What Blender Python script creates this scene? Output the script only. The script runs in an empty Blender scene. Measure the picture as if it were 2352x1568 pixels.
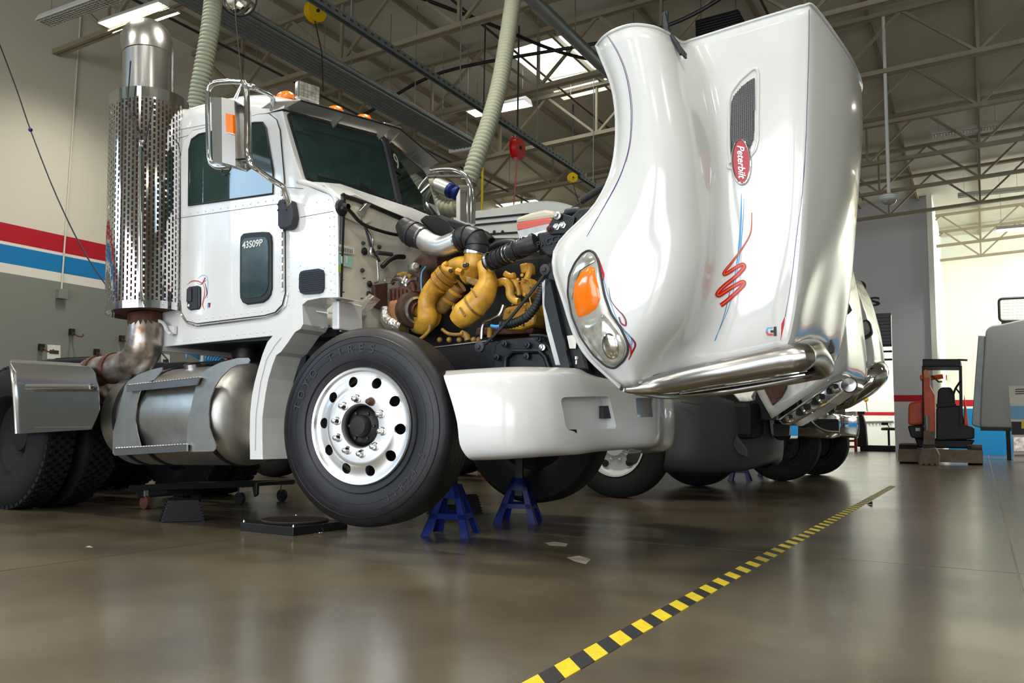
import bpy, bmesh, math, random
import numpy as np
from mathutils import Vector, Matrix
from mathutils.bvhtree import BVHTree
random.seed(7)
sc = bpy.context.scene
COL = sc.collection
# ---------------------------------------------------------------- camera (solved from the vanishing points)
F = 1940.0; CX, CY = 1176.0, 784.0; H = 0.64
psi = math.radians(29.1); pit = math.atan(200/1940.0); rho = math.atan(.0149)
fw = np.array([-math.sin(psi)*math.cos(pit), math.cos(psi)*math.cos(pit), math.sin(pit)])
r0 = np.array([math.cos(psi), math.sin(psi), 0.0]); u0 = np.cross(r0, fw)
RR = r0*math.cos(rho)+u0*math.sin(rho); UU = u0*math.cos(rho)-r0*math.sin(rho)
CC = np.array([0, 0, H])
camd = bpy.data.cameras.new('camera'); cam = bpy.data.objects.new('camera', camd); COL.objects.link(cam)
camd.sensor_width = 36; camd.lens = F/2352*36; camd.clip_end = 200; camd.clip_start = .05
cam.matrix_world = Matrix(((RR[0], UU[0], -fw[0], 0), (RR[1], UU[1], -fw[1], 0), (RR[2], UU[2], -fw[2], H), (0, 0, 0, 1)))
sc.camera = cam
# ---------------------------------------------------------------- world, lights, exposure
sc.view_settings.view_transform = 'Standard'; sc.view_settings.look = 'None'
sc.view_settings.gamma = 1; sc.view_settings.use_curve_mapping = False; sc.view_settings.exposure = 0.0
w = bpy.data.worlds.new('sky'); sc.world = w; w.use_nodes = True
bg = w.node_tree.nodes['Background']; bg.inputs[0].default_value = (.62, .80, 1, 1); bg.inputs[1].default_value = 1.6
def area(name, loc, target, sx, sy, power, col, sp=180):
    l = bpy.data.lights.new(name, 'AREA'); l.shape = 'RECTANGLE'; l.size = sx; l.size_y = sy; l.energy = power; l.color = col
    o = bpy.data.objects.new(name, l); COL.objects.link(o); o.location = loc
    o.rotation_euler = (Vector(target)-Vector(loc)).to_track_quat('-Z', 'Y').to_euler(); l.spread = math.radians(sp); return o
area('bay_door_daylight', (-3.0, -7.8, 2.6), (-3.0, 0, 1.5), 9, 4.4, 330, (.96, .98, 1), 125)
area('bay_door_daylight_front', (5.5, -7.8, 2.6), (5.5, 0, 1.5), 5, 4.4, 230, (.96, .98, 1), 125)
area('clerestory_daylight', (-11.75, -3.7, 4.5), (0, -1.0, 3.0), 4.0, 1.5, 260, (.5, .74, 1))  # blue daylight added in an unseen wall opening so the door window reflects it
area('far_bay_lamps', (6, 28.5, 6.0), (0, 31.5, 2.5), 8, 3, 1000, (1, 1, .93))
area('far_room_lamps', (-6, 36, 6.3), (-5, 40, 2), 8, 3, 900, (1, 1, .94))
# ---------------------------------------------------------------- frames and un-projection
tau = math.radians(-2.4)
TX = np.array([math.cos(tau), math.sin(tau), 0]); TY = np.array([-math.sin(tau), math.cos(tau), 0]); TZ = np.array([0, 0, 1.0])
WX = np.array([1.0, 0, 0]); WY = np.array([0, 1.0, 0])
def ray(x, y): return fw+RR*(x-CX)/F-UU*(y-CY)/F
O = CC+ray(813, 977)*4.41; O[2] = 0
def T(x, y, z): return O+TX*x+TY*y+TZ*z
def toT(p): d = np.array(p)-O; return np.array([d@TX, d@TY, d[2]])
def pl(x, y, n, P0):
    d = ray(x, y); return CC+d*(((P0-CC)@n)/(d@n))
def P(x, y, v=0.0): return pl(x, y, TY, O+TY*v)          # truck frame, lateral plane at v metres from the near wheel face
def PX(x, y, v): return pl(x, y, TX, O+TX*v)
def Wy(x, y, v): return pl(x, y, WY, np.array([0, v, 0]))
def Wx(x, y, v): return pl(x, y, WX, np.array([v, 0, 0]))
def Wz(x, y, v): return pl(x, y, TZ, np.array([0, 0, v]))
YC = 1.06
def mir(p): t = toT(p); return T(t[0], 2*YC-t[1], t[2])
# ---------------------------------------------------------------- materials
def lin(c): return tuple((x/12.92 if x <= .04045 else ((x+.055)/1.055)**2.4) for x in c)
def rgb(r, g, b): return lin((r/255, g/255, b/255))
def mat(name, col, rough=.5, metal=0, noise=0, nscale=8, col2=None, bump=0, bscale=40, emit=None, es=0, coat=0, spec=.5, alpha=1, trans=0, rvar=0, ior=1.45, stretch=None):
    m = bpy.data.materials.new(name); m.use_nodes = True; nt = m.node_tree; b = nt.nodes['Principled BSDF']
    b.inputs['Base Color'].default_value = (*col, 1); b.inputs['Roughness'].default_value = rough; b.inputs['Metallic'].default_value = metal
    b.inputs['Specular IOR Level'].default_value = spec; b.inputs['Coat Weight'].default_value = coat; b.inputs['Coat Roughness'].default_value = .05
    b.inputs['IOR'].default_value = ior; b.inputs['Transmission Weight'].default_value = trans
    if alpha < 1: b.inputs['Alpha'].default_value = alpha
    tc = nt.nodes.new('ShaderNodeTexCoord'); src = tc.outputs['Object']
    if stretch:
        mp = nt.nodes.new('ShaderNodeMapping'); mp.inputs['Scale'].default_value = stretch; nt.links.new(src, mp.inputs[0]); src = mp.outputs[0]
    if noise or rvar:
        n = nt.nodes.new('ShaderNodeTexNoise'); n.inputs['Scale'].default_value = nscale; n.inputs['Detail'].default_value = 6; n.inputs['Roughness'].default_value = .6
        nt.links.new(src, n.inputs['Vector'])
        r = nt.nodes.new('ShaderNodeMapRange'); r.inputs[1].default_value = .35; r.inputs[2].default_value = .68; nt.links.new(n.outputs['Fac'], r.inputs[0])
        if noise:
            mx = nt.nodes.new('ShaderNodeMix'); mx.data_type = 'RGBA'; c2 = col2 or tuple(c*(1-noise) for c in col)
            mx.inputs[6].default_value = (*col, 1); mx.inputs[7].default_value = (*c2, 1); nt.links.new(r.outputs[0], mx.inputs[0]); nt.links.new(mx.outputs[2], b.inputs['Base Color'])
        if rvar:
            r2 = nt.nodes.new('ShaderNodeMapRange'); r2.inputs[3].default_value = rough; r2.inputs[4].default_value = rough+rvar; nt.links.new(n.outputs['Fac'], r2.inputs[0]); nt.links.new(r2.outputs[0], b.inputs['Roughness'])
    if bump:
        n2 = nt.nodes.new('ShaderNodeTexNoise'); n2.inputs['Scale'].default_value = bscale; n2.inputs['Detail'].default_value = 3; nt.links.new(src, n2.inputs['Vector'])
        bp = nt.nodes.new('ShaderNodeBump'); bp.inputs['Strength'].default_value = bump; bp.inputs['Distance'].default_value = .01
        nt.links.new(n2.outputs['Fac'], bp.inputs['Height']); nt.links.new(bp.outputs[0], b.inputs['Normal'])
    if emit: b.inputs['Emission Color'].default_value = (*emit, 1); b.inputs['Emission Strength'].default_value = es
    return m
M = {}
M['white'] = mat('truck_white_paint', rgb(214, 214, 212), .22, noise=.04, nscale=3, coat=.5)
M['cream'] = mat('firewall_cream_paint', rgb(232, 228, 214), .5, noise=.1, nscale=5, col2=rgb(206, 198, 176))
M['chrome'] = mat('chrome', (.82, .82, .82), .07, 1)
M['steel'] = mat('stainless_steel', (.66, .65, .64), .22, 1, rvar=.06, nscale=5)
M['alu'] = mat('polished_aluminium', (.84, .84, .85), .3, .9, rvar=.08, nscale=9)
M['brushed'] = mat('dull_aluminium', (.5, .49, .46), .38, 1, noise=.25, nscale=9, rvar=.15)
M['stain'] = mat('exhaust_aluminised', (.62, .58, .54), .33, .85, noise=.5, nscale=7, col2=rgb(120, 92, 70))
M['rubber'] = mat('tyre_rubber', rgb(24, 24, 28), .45, noise=.25, nscale=12, bump=.05, bscale=200, col2=rgb(16, 16, 20))
M['black'] = mat('black_plastic', rgb(22, 22, 24), .45)
M['boot'] = mat('black_rubber_hose', rgb(44, 44, 46), .42, noise=.2, nscale=20)
M['chassis'] = mat('chassis_black_paint', rgb(24, 28, 34), .42, noise=.3, nscale=12, col2=rgb(12, 13, 15))
M['dark'] = mat('dark_grime_and_shade', rgb(14, 13, 12), .7, noise=.4, nscale=14)
M['glass'] = mat('cab_glass', (.012, .03, .026), .03, 0, spec=.5, noise=.5, nscale=4, col2=(.02, .04, .035))
M['gasket'] = mat('glass_gasket', rgb(26, 30, 30), .5)
M['yellow'] = mat('engine_yellow_paint', rgb(218, 166, 56), .36, noise=.5, nscale=9, col2=rgb(158, 112, 40), bump=.08, bscale=30)
M['yellowd'] = mat('engine_yellow_grimy', rgb(172, 134, 62), .5, noise=.6, nscale=14, col2=rgb(104, 78, 40), bump=.1)
M['rust'] = mat('rusty_cast_iron', rgb(96, 56, 38), .75, noise=.5, nscale=18, col2=rgb(58, 36, 30), bump=.3, bscale=60)
M['brown'] = mat('turbo_brown_cast', rgb(62, 42, 34), .62, noise=.4, nscale=16, col2=rgb(90, 60, 44), bump=.25, bscale=70)
M['peach'] = mat('heat_blanket_tan', rgb(186, 130, 92), .8, noise=.25, nscale=10, bump=.2)
M['foil'] = mat('crumpled_foil', (.7, .7, .68), .3, 1, bump=.9, bscale=60)
M['amber'] = mat('amber_lens', rgb(240, 118, 10), .18, emit=rgb(240, 110, 0), es=.0, coat=.6)
M['lens'] = mat('clear_lamp_lens', rgb(184, 182, 172), .14, .25, coat=1, noise=.4, nscale=18, col2=rgb(130, 128, 118))
M['bezel'] = mat('lamp_bezel', rgb(168, 165, 155), .3, .25, coat=.5)
M['greyp'] = mat('grey_plastic', rgb(50, 50, 56), .6)
M['red'] = mat('red_paint', rgb(176, 18, 34), .3)
M['redd'] = mat('decal_red', rgb(186, 22, 34), .3)
M['orange'] = mat('decal_orange', rgb(226, 120, 40), .3)
M['blued'] = mat('decal_blue', rgb(60, 150, 205), .3)
M['navy'] = mat('decal_navy', rgb(60, 50, 120), .3)
M['purple'] = mat('decal_maroon', rgb(120, 22, 60), .3)
M['bluep'] = mat('stand_blue_paint', rgb(14, 40, 120), .38, noise=.3, nscale=10)
M['plate'] = mat('white_label', rgb(225, 224, 215), .5)
M['ink'] = mat('black_ink', rgb(15, 15, 15), .5)
M['teal'] = mat('teal_label', rgb(160, 205, 200), .4)
M['lime'] = mat('lime_label', rgb(160, 200, 50), .4)
# ---------------------------------------------------------------- mesh builder
def unit(a): a = np.array(a, float); n = np.linalg.norm(a); return a/n if n else a
def perp(d):
    d = unit(d); a = np.array([0, 0, 1.0]) if abs(d[2]) < .9 else np.array([1.0, 0, 0]); u = unit(np.cross(a, d)); return u, np.cross(d, u)
def crom(pts, n):
    pts = [np.array(p, float) for p in pts]; out = []
    if len(pts) < 3: return [pts[0]+(pts[-1]-pts[0])*i/n for i in range(n+1)]
    q = [2*pts[0]-pts[1]]+pts+[2*pts[-1]-pts[-2]]
    for i in range(1, len(q)-2):
        for k in range(n):
            t = k/n; a, b, c, d = q[i-1:i+3]
            out.append(.5*((2*b)+(c-a)*t+(2*a-5*b+4*c-d)*t*t+(-a+3*b-3*c+d)*t**3))
    out.append(pts[-1]); return out
class MB:
    def __init__(s): s.v = []; s.f = []; s.m = []; s.s = []
    def add(s, vs, fs, mi=0, sm=False):
        o = len(s.v); s.v += [tuple(map(float, p)) for p in vs]; s.f += [tuple(o+i for i in f) for f in fs]; s.m += [mi]*len(fs); s.s += [sm]*len(fs); return s
    def box(s, c, sz, ax=None, mi=0):
        ax = ax or (TX, TY, TZ); c = np.array(c, float); vs = [c+ax[0]*sz[0]/2*i+ax[1]*sz[1]/2*j+ax[2]*sz[2]/2*k for i in (-1, 1) for j in (-1, 1) for k in (-1, 1)]
        return s.add(vs, [(0, 1, 3, 2), (4, 6, 7, 5), (0, 4, 5, 1), (2, 3, 7, 6), (0, 2, 6, 4), (1, 5, 7, 3)], mi)
    def bar(s, a, b, wd, ht, up=None, mi=0):
        a = np.array(a, float); b = np.array(b, float); d = unit(b-a); u = unit(np.cross(up if up is not None else (TZ if abs(d[2]) < .95 else TX), d)); v = np.cross(d, u)
        return s.box((a+b)/2, (np.linalg.norm(b-a), wd, ht), (d, u, v), mi)
    def prism(s, poly, vec, mi=0, sm=False):
        n = len(poly); vec = np.array(vec); a = [np.array(p, float) for p in poly]; b = [p+vec for p in a]
        nn = np.zeros(3)
        for i in range(n): nn += np.cross(a[i]-a[0], a[(i+1) % n]-a[0])
        fl = nn@vec < 0
        fs = [tuple(range(n-1, -1, -1)) if not fl else tuple(range(n)), tuple(range(n, 2*n)) if not fl else tuple(range(2*n-1, n-1, -1))]
        for i in range(n):
            j = (i+1) % n; fs.append((i, j, n+j, n+i) if not fl else (j, i, n+i, n+j))
        return s.add(a+b, fs, mi, sm)
    def tube(s, path, r, n=12, mi=0, caps=True, sm=True, closed=False):
        p = [np.array(q, float) for q in path]; m = len(p); rs = [r]*m if np.isscalar(r) else list(r)
        if len(rs) != m: rs = list(np.interp(np.linspace(0, 1, m), np.linspace(0, 1, len(rs)), rs))
        vs = []; u = None
        for i in range(m):
            d = unit(p[(i+1) % m]-p[i-1]) if closed else unit(p[min(i+1, m-1)]-p[max(i-1, 0)])
            if u is None: u, v = perp(d)
            else:
                u = unit(u-d*(u@d)); v = np.cross(d, u)
            vs += [p[i]+(u*math.cos(2*math.pi*k/n)+v*math.sin(2*math.pi*k/n))*rs[i] for k in range(n)]
        fs = [(i*n+k, i*n+(k+1) % n, ((i+1) % m)*n+(k+1) % n, ((i+1) % m)*n+k) for i in range(m if closed else m-1) for k in range(n)]
        s.add(vs, fs, mi, sm)
        if caps and not closed: s.add(vs[:n], [tuple(range(n-1, -1, -1))], mi); s.add(vs[-n:], [tuple(range(n))], mi)
        return s
    def lathe(s, o, ax, prof, n=32, mi=0, sm=True, ref=None):
        o = np.array(o, float); ax = unit(ax); u, v = perp(ax)
        vs = [o+ax*h+(u*math.cos(2*math.pi*k/n)+v*math.sin(2*math.pi*k/n))*max(r, 1e-4) for r, h in prof for k in range(n)]
        return s.add(vs, [(i*n+k, i*n+(k+1) % n, (i+1)*n+(k+1) % n, (i+1)*n+k) for i in range(len(prof)-1) for k in range(n)], mi, sm)
    def grid(s, rows, mi=0, sm=True, flip=False):
        R, Cn = len(rows), len(rows[0]); vs = [p for r in rows for p in r]
        fs = [(i*Cn+j, i*Cn+j+1, (i+1)*Cn+j+1, (i+1)*Cn+j) for i in range(R-1) for j in range(Cn-1)]
        if flip: fs = [f[::-1] for f in fs]
        return s.add(vs, fs, mi, sm)
    def slab(s, rows, thick, mi=0):        # closed thick sheet: rows of points, thick = vector or fn
        R, Cn = len(rows), len(rows[0]); back = [[np.array(p)+thick for p in r] for r in rows]
        s.grid(rows, mi, True); s.grid(back, mi, True, True)
        for r in (0, R-1): s.grid([rows[r], back[r]], mi, False, r == 0)
        for c in (0, Cn-1): s.grid([[r[c] for r in rows], [r[c] for r in back]], mi, False, c != 0)
        return s
    def ball(s, c, r, sz=(1, 1, 1), n=12, mi=0, ax=None):
        ax = ax or (TX, TY, TZ); c = np.array(c, float); vs = []
        for i in range(n//2+1):
            th = math.pi*i/(n//2)
            for k in range(n):
                a = 2*math.pi*k/n; vs.append(c+r*(ax[0]*sz[0]*math.sin(th)*math.cos(a)+ax[1]*sz[1]*math.sin(th)*math.sin(a)+ax[2]*sz[2]*math.cos(th)))
        return s.add(vs, [(i*n+k, i*n+(k+1) % n, (i+1)*n+(k+1) % n, (i+1)*n+k) for i in range(n//2) for k in range(n)], mi, True)
    def build(s, name, mats, parent=None, bevel=0, weld=True, **kw):
        if not isinstance(mats, (list, tuple)): mats = [mats]
        V = np.array(s.v); org = np.array(parent['_o']) if parent is not None and '_o' in parent.keys() else (np.array([V[:, 0].mean(), V[:, 1].mean(), V[:, 2].min()]))
        if parent is not None and '_o' not in parent.keys(): org = np.zeros(3)
        me = bpy.data.meshes.new(name); me.from_pydata([tuple(p) for p in (V-org)], [], s.f)
        for k in mats: me.materials.append(M[k] if isinstance(k, str) else k)
        me.polygons.foreach_set('material_index', s.m); me.polygons.foreach_set('use_smooth', s.s)
        bm = bmesh.new(); bm.from_mesh(me)
        if weld: bmesh.ops.remove_doubles(bm, verts=bm.verts, dist=2e-5)
        bmesh.ops.recalc_face_normals(bm, faces=bm.faces); bm.to_mesh(me); bm.free(); me.update()
        if any(s.s):
            try: me.set_sharp_from_angle(angle=math.radians(38))
            except Exception: pass
        o = bpy.data.objects.new(name, me); COL.objects.link(o)
        o['_o'] = tuple(map(float, org))
        if parent is not None:
            o.parent = parent
        else: o.location = org
        if bevel:
            b = o.modifiers.new('bevel', 'BEVEL'); b.width = bevel; b.segments = 2; b.limit_method = 'ANGLE'; b.angle_limit = math.radians(40)
        for k, v_ in kw.items(): o[k] = v_
        return o
def root(name, loc, label, cat, group=None):
    o = bpy.data.objects.new(name, None); COL.objects.link(o); o.location = tuple(map(float, loc)); o.empty_display_size = .1
    o['_o'] = tuple(map(float, loc)); o['label'] = label; o['category'] = cat
    if group: o['group'] = group
    return o
def part(name, parent):      # an Empty part that carries sub-parts (same origin as its thing)
    o = bpy.data.objects.new(name, None); COL.objects.link(o); o.parent = parent; o['_o'] = parent['_o']; o.empty_display_size = .05; return o
def tag(o, label, cat, group=None):
    o['label'] = label; o['category'] = cat
    if group: o['group'] = group
    return o
def copy_tree(o, loc=None, label=None, parent=None):
    c = o.copy(); COL.objects.link(c)
    if parent is not None: c.parent = parent
    if loc is not None: c.location = loc
    if label: c['label'] = label
    for ch in o.children: copy_tree(ch, parent=c)
    return c
def roundpoly(pts, r, n=5):
    pts = [np.array(p, float) for p in pts]; m = len(pts); rs = [r]*m if np.isscalar(r) else r; out = []
    for i in range(m):
        a, b, c = pts[i-1], pts[i], pts[(i+1) % m]; rr = min(rs[i], np.linalg.norm(a-b)*.48, np.linalg.norm(c-b)*.48)
        if rr <= 0: out.append(b); continue
        s0 = b+unit(a-b)*rr; s1 = b+unit(c-b)*rr
        for k in range(n+1): t = k/n; out.append(s0*(1-t)**2+2*b*t*(1-t)+s1*t*t)
    return out
def circ(c, ax, r, n=24):
    u, v = perp(ax); return [np.array(c)+(u*math.cos(2*math.pi*k/n)+v*math.sin(2*math.pi*k/n))*r for k in range(n)]
def boolcut(o, mb, name='cut'):
    org = np.array(o['_o']); me = bpy.data.meshes.new(name); me.from_pydata([tuple(np.array(p)-org) for p in mb.v], [], mb.f)
    bm = bmesh.new(); bm.from_mesh(me); bmesh.ops.recalc_face_normals(bm, faces=bm.faces); bm.to_mesh(me); bm.free()
    c = bpy.data.objects.new(name, me); COL.objects.link(c); c.parent = o.parent; c.location = o.location
    md = o.modifiers.new('b', 'BOOLEAN'); md.object = c; md.operation = 'DIFFERENCE'; md.solver = 'EXACT'
    dg = bpy.context.evaluated_depsgraph_get(); dg.update(); ev = o.evaluated_get(dg); nm = bpy.data.meshes.new_from_object(ev)
    o.modifiers.remove(md); o.data = nm; bpy.data.objects.remove(c); return o
def text(txt, origin, xdir, ydir, size, depth, name, mt, parent=None, align='CENTER', shear=0, bold=0.0):
    cu = bpy.data.curves.new(name, 'FONT'); cu.body = txt; cu.size = size; cu.extrude = depth; cu.align_x = align; cu.align_y = 'CENTER'; cu.shear = shear; cu.offset = bold; cu.resolution_u = 4
    o = bpy.data.objects.new(name+'_t', cu); COL.objects.link(o); dg = bpy.context.evaluated_depsgraph_get(); dg.update()
    me = bpy.data.meshes.new_from_object(o.evaluated_get(dg)); bpy.data.objects.remove(o); bpy.data.curves.remove(cu)
    x = unit(xdir); y = unit(np.array(ydir)-x*(np.array(ydir)@x)); z = np.cross(x, y)
    vs = [np.array(origin)+x*v.co[0]+y*v.co[1]+z*v.co[2] for v in me.vertices]; mb = MB(); mb.add(vs, [tuple(p.vertices) for p in me.polygons]); bpy.data.meshes.remove(me)
    return mb if mt is None else mb.build(name, mt, parent)
# ================================================================ ROOM
ROOF0, PITCH, XL, XR = 7.0, .045, -11.5, 13.0
def roofz(x): return ROOF0+PITCH*(x-XL)
M['floor'] = mat('polished_concrete', rgb(102, 93, 75), .15, noise=.5, nscale=.9, col2=rgb(62, 54, 42), rvar=.16, bump=.05, bscale=5, spec=.62)
M['joint'] = mat('joint_filler', rgb(150, 142, 124), .6)
M['wallw'] = mat('wall_cream_paint', rgb(214, 208, 190), .8, bump=.08, bscale=60)
M['wallwhite'] = mat('wall_white_paint', rgb(232, 234, 222), .75, bump=.05, bscale=60)
M['wallg'] = mat('wall_grey_paint', rgb(128, 130, 122), .8, bump=.08, bscale=60)
M['wallg2'] = mat('wall_pale_grey_paint', rgb(200, 200, 206), .8)
M['wred'] = mat('wall_red_stripe', rgb(176, 10, 34), .7); M['wblue'] = mat('wall_blue_stripe', rgb(4, 120, 180), .7); M['wwhite'] = mat('wall_white_stripe', rgb(225, 220, 210), .7)
M['deck'] = mat('foil_insulation', rgb(206, 202, 186), .6, noise=.2, nscale=1.4, bump=.6, bscale=3.5, stretch=(1, .35, 1))
M['trussp'] = mat('truss_cream_paint', rgb(150, 138, 112), .55, noise=.12, nscale=5)
M['galv'] = mat('galvanised_steel', rgb(140, 146, 146), .45, .6, noise=.2, nscale=9)
M['tube'] = mat('fluorescent_tube', (1, 1, 1), .4, emit=(1, .96, .84), es=22)
M['lampw'] = mat('fixture_white', rgb(215, 214, 205), .4)
M['louvre'] = mat('fixture_louvre', (.8, .8, .76), .25, .8)
# floor slabs: saw joints every bay, a base under the gaps
fl = MB().box((0.5, 17, -.053), (27, 54, .1), (WX, WY, TZ)).build('floor', 'joint', kind='structure')
JX = [-13, -6.95, 0.118, 7.1, 14.0]; JY = [-10, -3.6, .55, 4.70, 8.9, 13.1, 17.3, 21.5, 26, 31, 37.5, 44]
JXw = [Wz(0, 1312, 0)[0]]
g = .005
# the joint measured left of the truck runs along Y
JX[1] = float(Wz(300, 1270, 0)[0])
for i in range(len(JX)-1):
    for j in range(len(JY)-1):
        x0, x1, y0, y1 = JX[i]+g, JX[i+1]-g, JY[j]+g, JY[j+1]-g
        MB().box(((x0+x1)/2, (y0+y1)/2, -.01), (x1-x0, y1-y0, .02), (WX, WY, TZ)).build('slab', 'floor', fl)
for pts in ([(1252, 1246), (1275, 1244), (1305, 1248), (1300, 1254), (1262, 1252)], [(1302, 1280), (1330, 1276), (1358, 1284), (1345, 1295), (1318, 1288)], [(196, 1256), (205, 1253), (214, 1257)]):
    MB().prism([Wz(a, b, .0002) for a, b in pts], TZ*.0006).build('floor_scuff', 'joint', fl)
# ceiling
cl = MB()
SKY = [(-7.05, -5.75, 12.3, 13.95), (-7.1, -5.8, 14.25, 14.75), (-7.0, -5.7, 24, 26)]
xs = sorted({XL, XR, *[a for s in SKY for a in s[:2]]}); ys = sorted({-8.5, 43.0, *[a for s in SKY for a in s[2:]]})
for i in range(len(xs)-1):
    for j in range(len(ys)-1):
        cx_, cy_ = (xs[i]+xs[i+1])/2, (ys[j]+ys[j+1])/2
        if any(s[0] < cx_ < s[1] and s[2] < cy_ < s[3] for s in SKY): continue
        a, b = xs[i], xs[i+1]; y0, y1 = ys[j], ys[j+1]
        cl.add([(a, y0, roofz(a)), (b, y0, roofz(b)), (b, y1, roofz(b)), (a, y1, roofz(a)), (a, y0, roofz(a)+.12), (b, y0, roofz(b)+.12), (b, y1, roofz(b)+.12), (a, y1, roofz(a)+.12)],
               [(0, 1, 2, 3), (7, 6, 5, 4), (0, 4, 5, 1), (1, 5, 6, 2), (2, 6, 7, 3), (3, 7, 4, 0)])
cl.build('ceiling', 'deck', kind='structure', weld=False)
M['skypane'] = mat('skylight_diffuser', (.9, .9, .9), .5, emit=(.93, .97, 1), es=7)
for k, s in enumerate(SKY):
    m_ = MB(); a, b, y0, y1 = s; z = roofz((a+b)/2)+.16
    m_.box(((a+b)/2, (y0+y1)/2, z+.25), (b-a+.1, y1-y0+.1, .03), (WX, WY, TZ), 0)
    o = m_.build('window_%d' % (k+1), 'skypane', kind='structure')
    c = MB()
    for xx in (a, b): c.box((xx, (y0+y1)/2, z+.1), (.03, y1-y0, .34), (WX, WY, TZ))
    for yy in (y0, y1): c.box(((a+b)/2, yy, z+.1), (b-a, .03, .34), (WX, WY, TZ))
    c.build('skylight_curb', 'wallwhite', o)
# left wall with painted stripes (unseen high opening towards the camera, shaped for the door-glass reflection)
zr1, zr0, zb1, zb0, zg = [float(Wx(0, y, XL)[2]) for y in (509.2, 552, 559, 602, 624.2)]
def wallseg(name, y0, y1, zlo, zhi, x=XL, th=-.2):
    bands = [(0, zg, 3), (zg, zb0, 2), (zb0, zb1, 1), (zb1, zr0, 2), (zr0, zr1, 0), (zr1, 9.5, 4)]
    m_ = MB()
    for a, b, mi in bands:
        a = max(a, zlo); b = min(b, zhi)
        if b > a: m_.box((x+th/2, (y0+y1)/2, (a+b)/2), (abs(th), y1-y0, b-a), (WX, WY, TZ), mi)
    return m_
wl = wallseg('wall_left', .6, 43, 0, 7.05)
m2 = wallseg('', -8.5, -5.8, 0, 7.05); wl.v, n0 = wl.v+m2.v, len(wl.v); wl.f += [tuple(i+n0 for i in f) for f in m2.f]; wl.m += m2.m; wl.s += m2.s
for (ya_, yb_, za_, zb_) in ((-5.8, .6, 0, 3.7), (-5.8, .6, 5.35, 7.05), (-1.65, .6, 3.7, 5.35)):
  m2 = wallseg('', ya_, yb_, za_, zb_); n0 = len(wl.v); wl.v = wl.v+m2.v; wl.f += [tuple(i+n0 for i in f) for f in m2.f]; wl.m += m2.m; wl.s += m2.s
wl.build('wall_left', ['wred', 'wblue', 'wwhite', 'wallg', 'wallw'], kind='structure', weld=False)
# grey partition wall at Y=26.5 with a doorway; white wall beyond to its right
YP = 26.5
px = lambda x, y: Wy(x, y, YP)
xe = float(px(2141, 700)[0]); xd1 = float(px(2051, 850)[0]); zd = float(px(2050, 718)[2]); xd0 = xd1-3.6
zrp0, zrp1 = float(px(2080, 922)[2]), float(px(2080, 907)[2])
wp = MB()
def pb(x0, x1, z0, z1, mi=0): wp.box(((x0+x1)/2, YP+.1, (z0+z1)/2), (x1-x0, .2, z1-z0), (WX, WY, TZ), mi)
pb(XL, xd0, 0, 8.2); pb(xd0, xd1, zd, 8.2); pb(xd1, xe-.05, 0, zrp0); pb(xd1, xe-.05, zrp1, 8.2); pb(xd1, xe-.05, zrp0, zrp1, 1)
wp.build('wall_back', ['wallg2', 'wred'], kind='structure', weld=False)
MB().box((xe+.02, YP+2.9, 4.1), (.14, 6.0, 8.2), (WX, WY, TZ)).build('wall_return', 'wallwhite', kind='structure')
YW = 32.4
q = lambda x, y: Wy(x, y, YW)
w2 = MB(); zr_a, zr_b, zw_a = float(q(2225, 933)[2]), float(q(2225, 918)[2]), float(q(2225, 938)[2])
def pc(x0, x1, z0, z1, mi=0): w2.box(((x0+x1)/2, YW+.1, (z0+z1)/2), (x1-x0, .2, z1-z0), (WX, WY, TZ), mi)
pc(xe, XR, 0, zw_a, 2); pc(xe, XR, zw_a, zr_a, 0); pc(xe, XR, zr_a, zr_b, 1); pc(xe, XR, zr_b, 8.6, 0)
w2.build('wall_far_right', ['wallwhite', 'wred', 'wblue'], kind='structure', weld=False)
# far room seen through the doorway
w3 = MB(); YF = 40.5; z0f, z1f = float(Wy(2010, 954, YF)[2]), float(Wy(2010, 946, YF)[2])
for a, b, mi in ((0, z0f, 0), (z0f, z1f, 1), (z1f, 8, 0)): w3.box((-5.5, YF, (a+b)/2), (14, .2, b-a), (WX, WY, TZ), mi)
w3.build('wall_far_back', ['wallwhite', 'wred'], kind='structure', weld=False)
# roller door, partly raised, in the doorway
M['roller'] = mat('roller_door_slats', rgb(104, 104, 108), .5, .4)
rd = MB().box(((xd0+xd1)/2, YP+.32, zd+.12), (3.6, .3, .24), (WX, WY, TZ)).build('door_1', 'roller', kind='structure')
zb = float(px(2050, 786)[2]); k = 0; z = zd-.005
while z > zb:
    MB().box(((xd0+xd1)/2, YP+.2, z-.055), (3.55, .03, .102), (WX, WY, TZ)).build('slat', 'roller', rd, bevel=.012); z -= .101
MB().box(((xd0+xd1)/2, YP+.2, zb-.06), (3.55, .05, .08), (WX, WY, TZ)).build('bottom_bar', 'black', rd)
for yy in (803, 822): MB().box(((xd0+xd1)/2, YP+.5, float(px(2050, yy)[2])), (3.5, .03, .06), (WX, WY, TZ)).build('rail', 'black', rd)
# unseen closing walls
MB().box((XR+.1, 17, 4), (.2, 52, 8.4), (WX, WY, TZ)).build('wall_right', 'wallwhite', kind='structure')
wf = MB()
for a, b in ((XL, -7.8), (1.8, 2.8), (8.2, XR)): wf.box(((a+b)/2, -8.4, 2.4), (b-a, .2, 4.8), (WX, WY, TZ))
wf.box(((XL+XR)/2, -8.4, 6.4), (XR-XL, .2, 3.2), (WX, WY, TZ)); wf.build('wall_front', 'wallw', kind='structure', weld=False)
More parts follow.
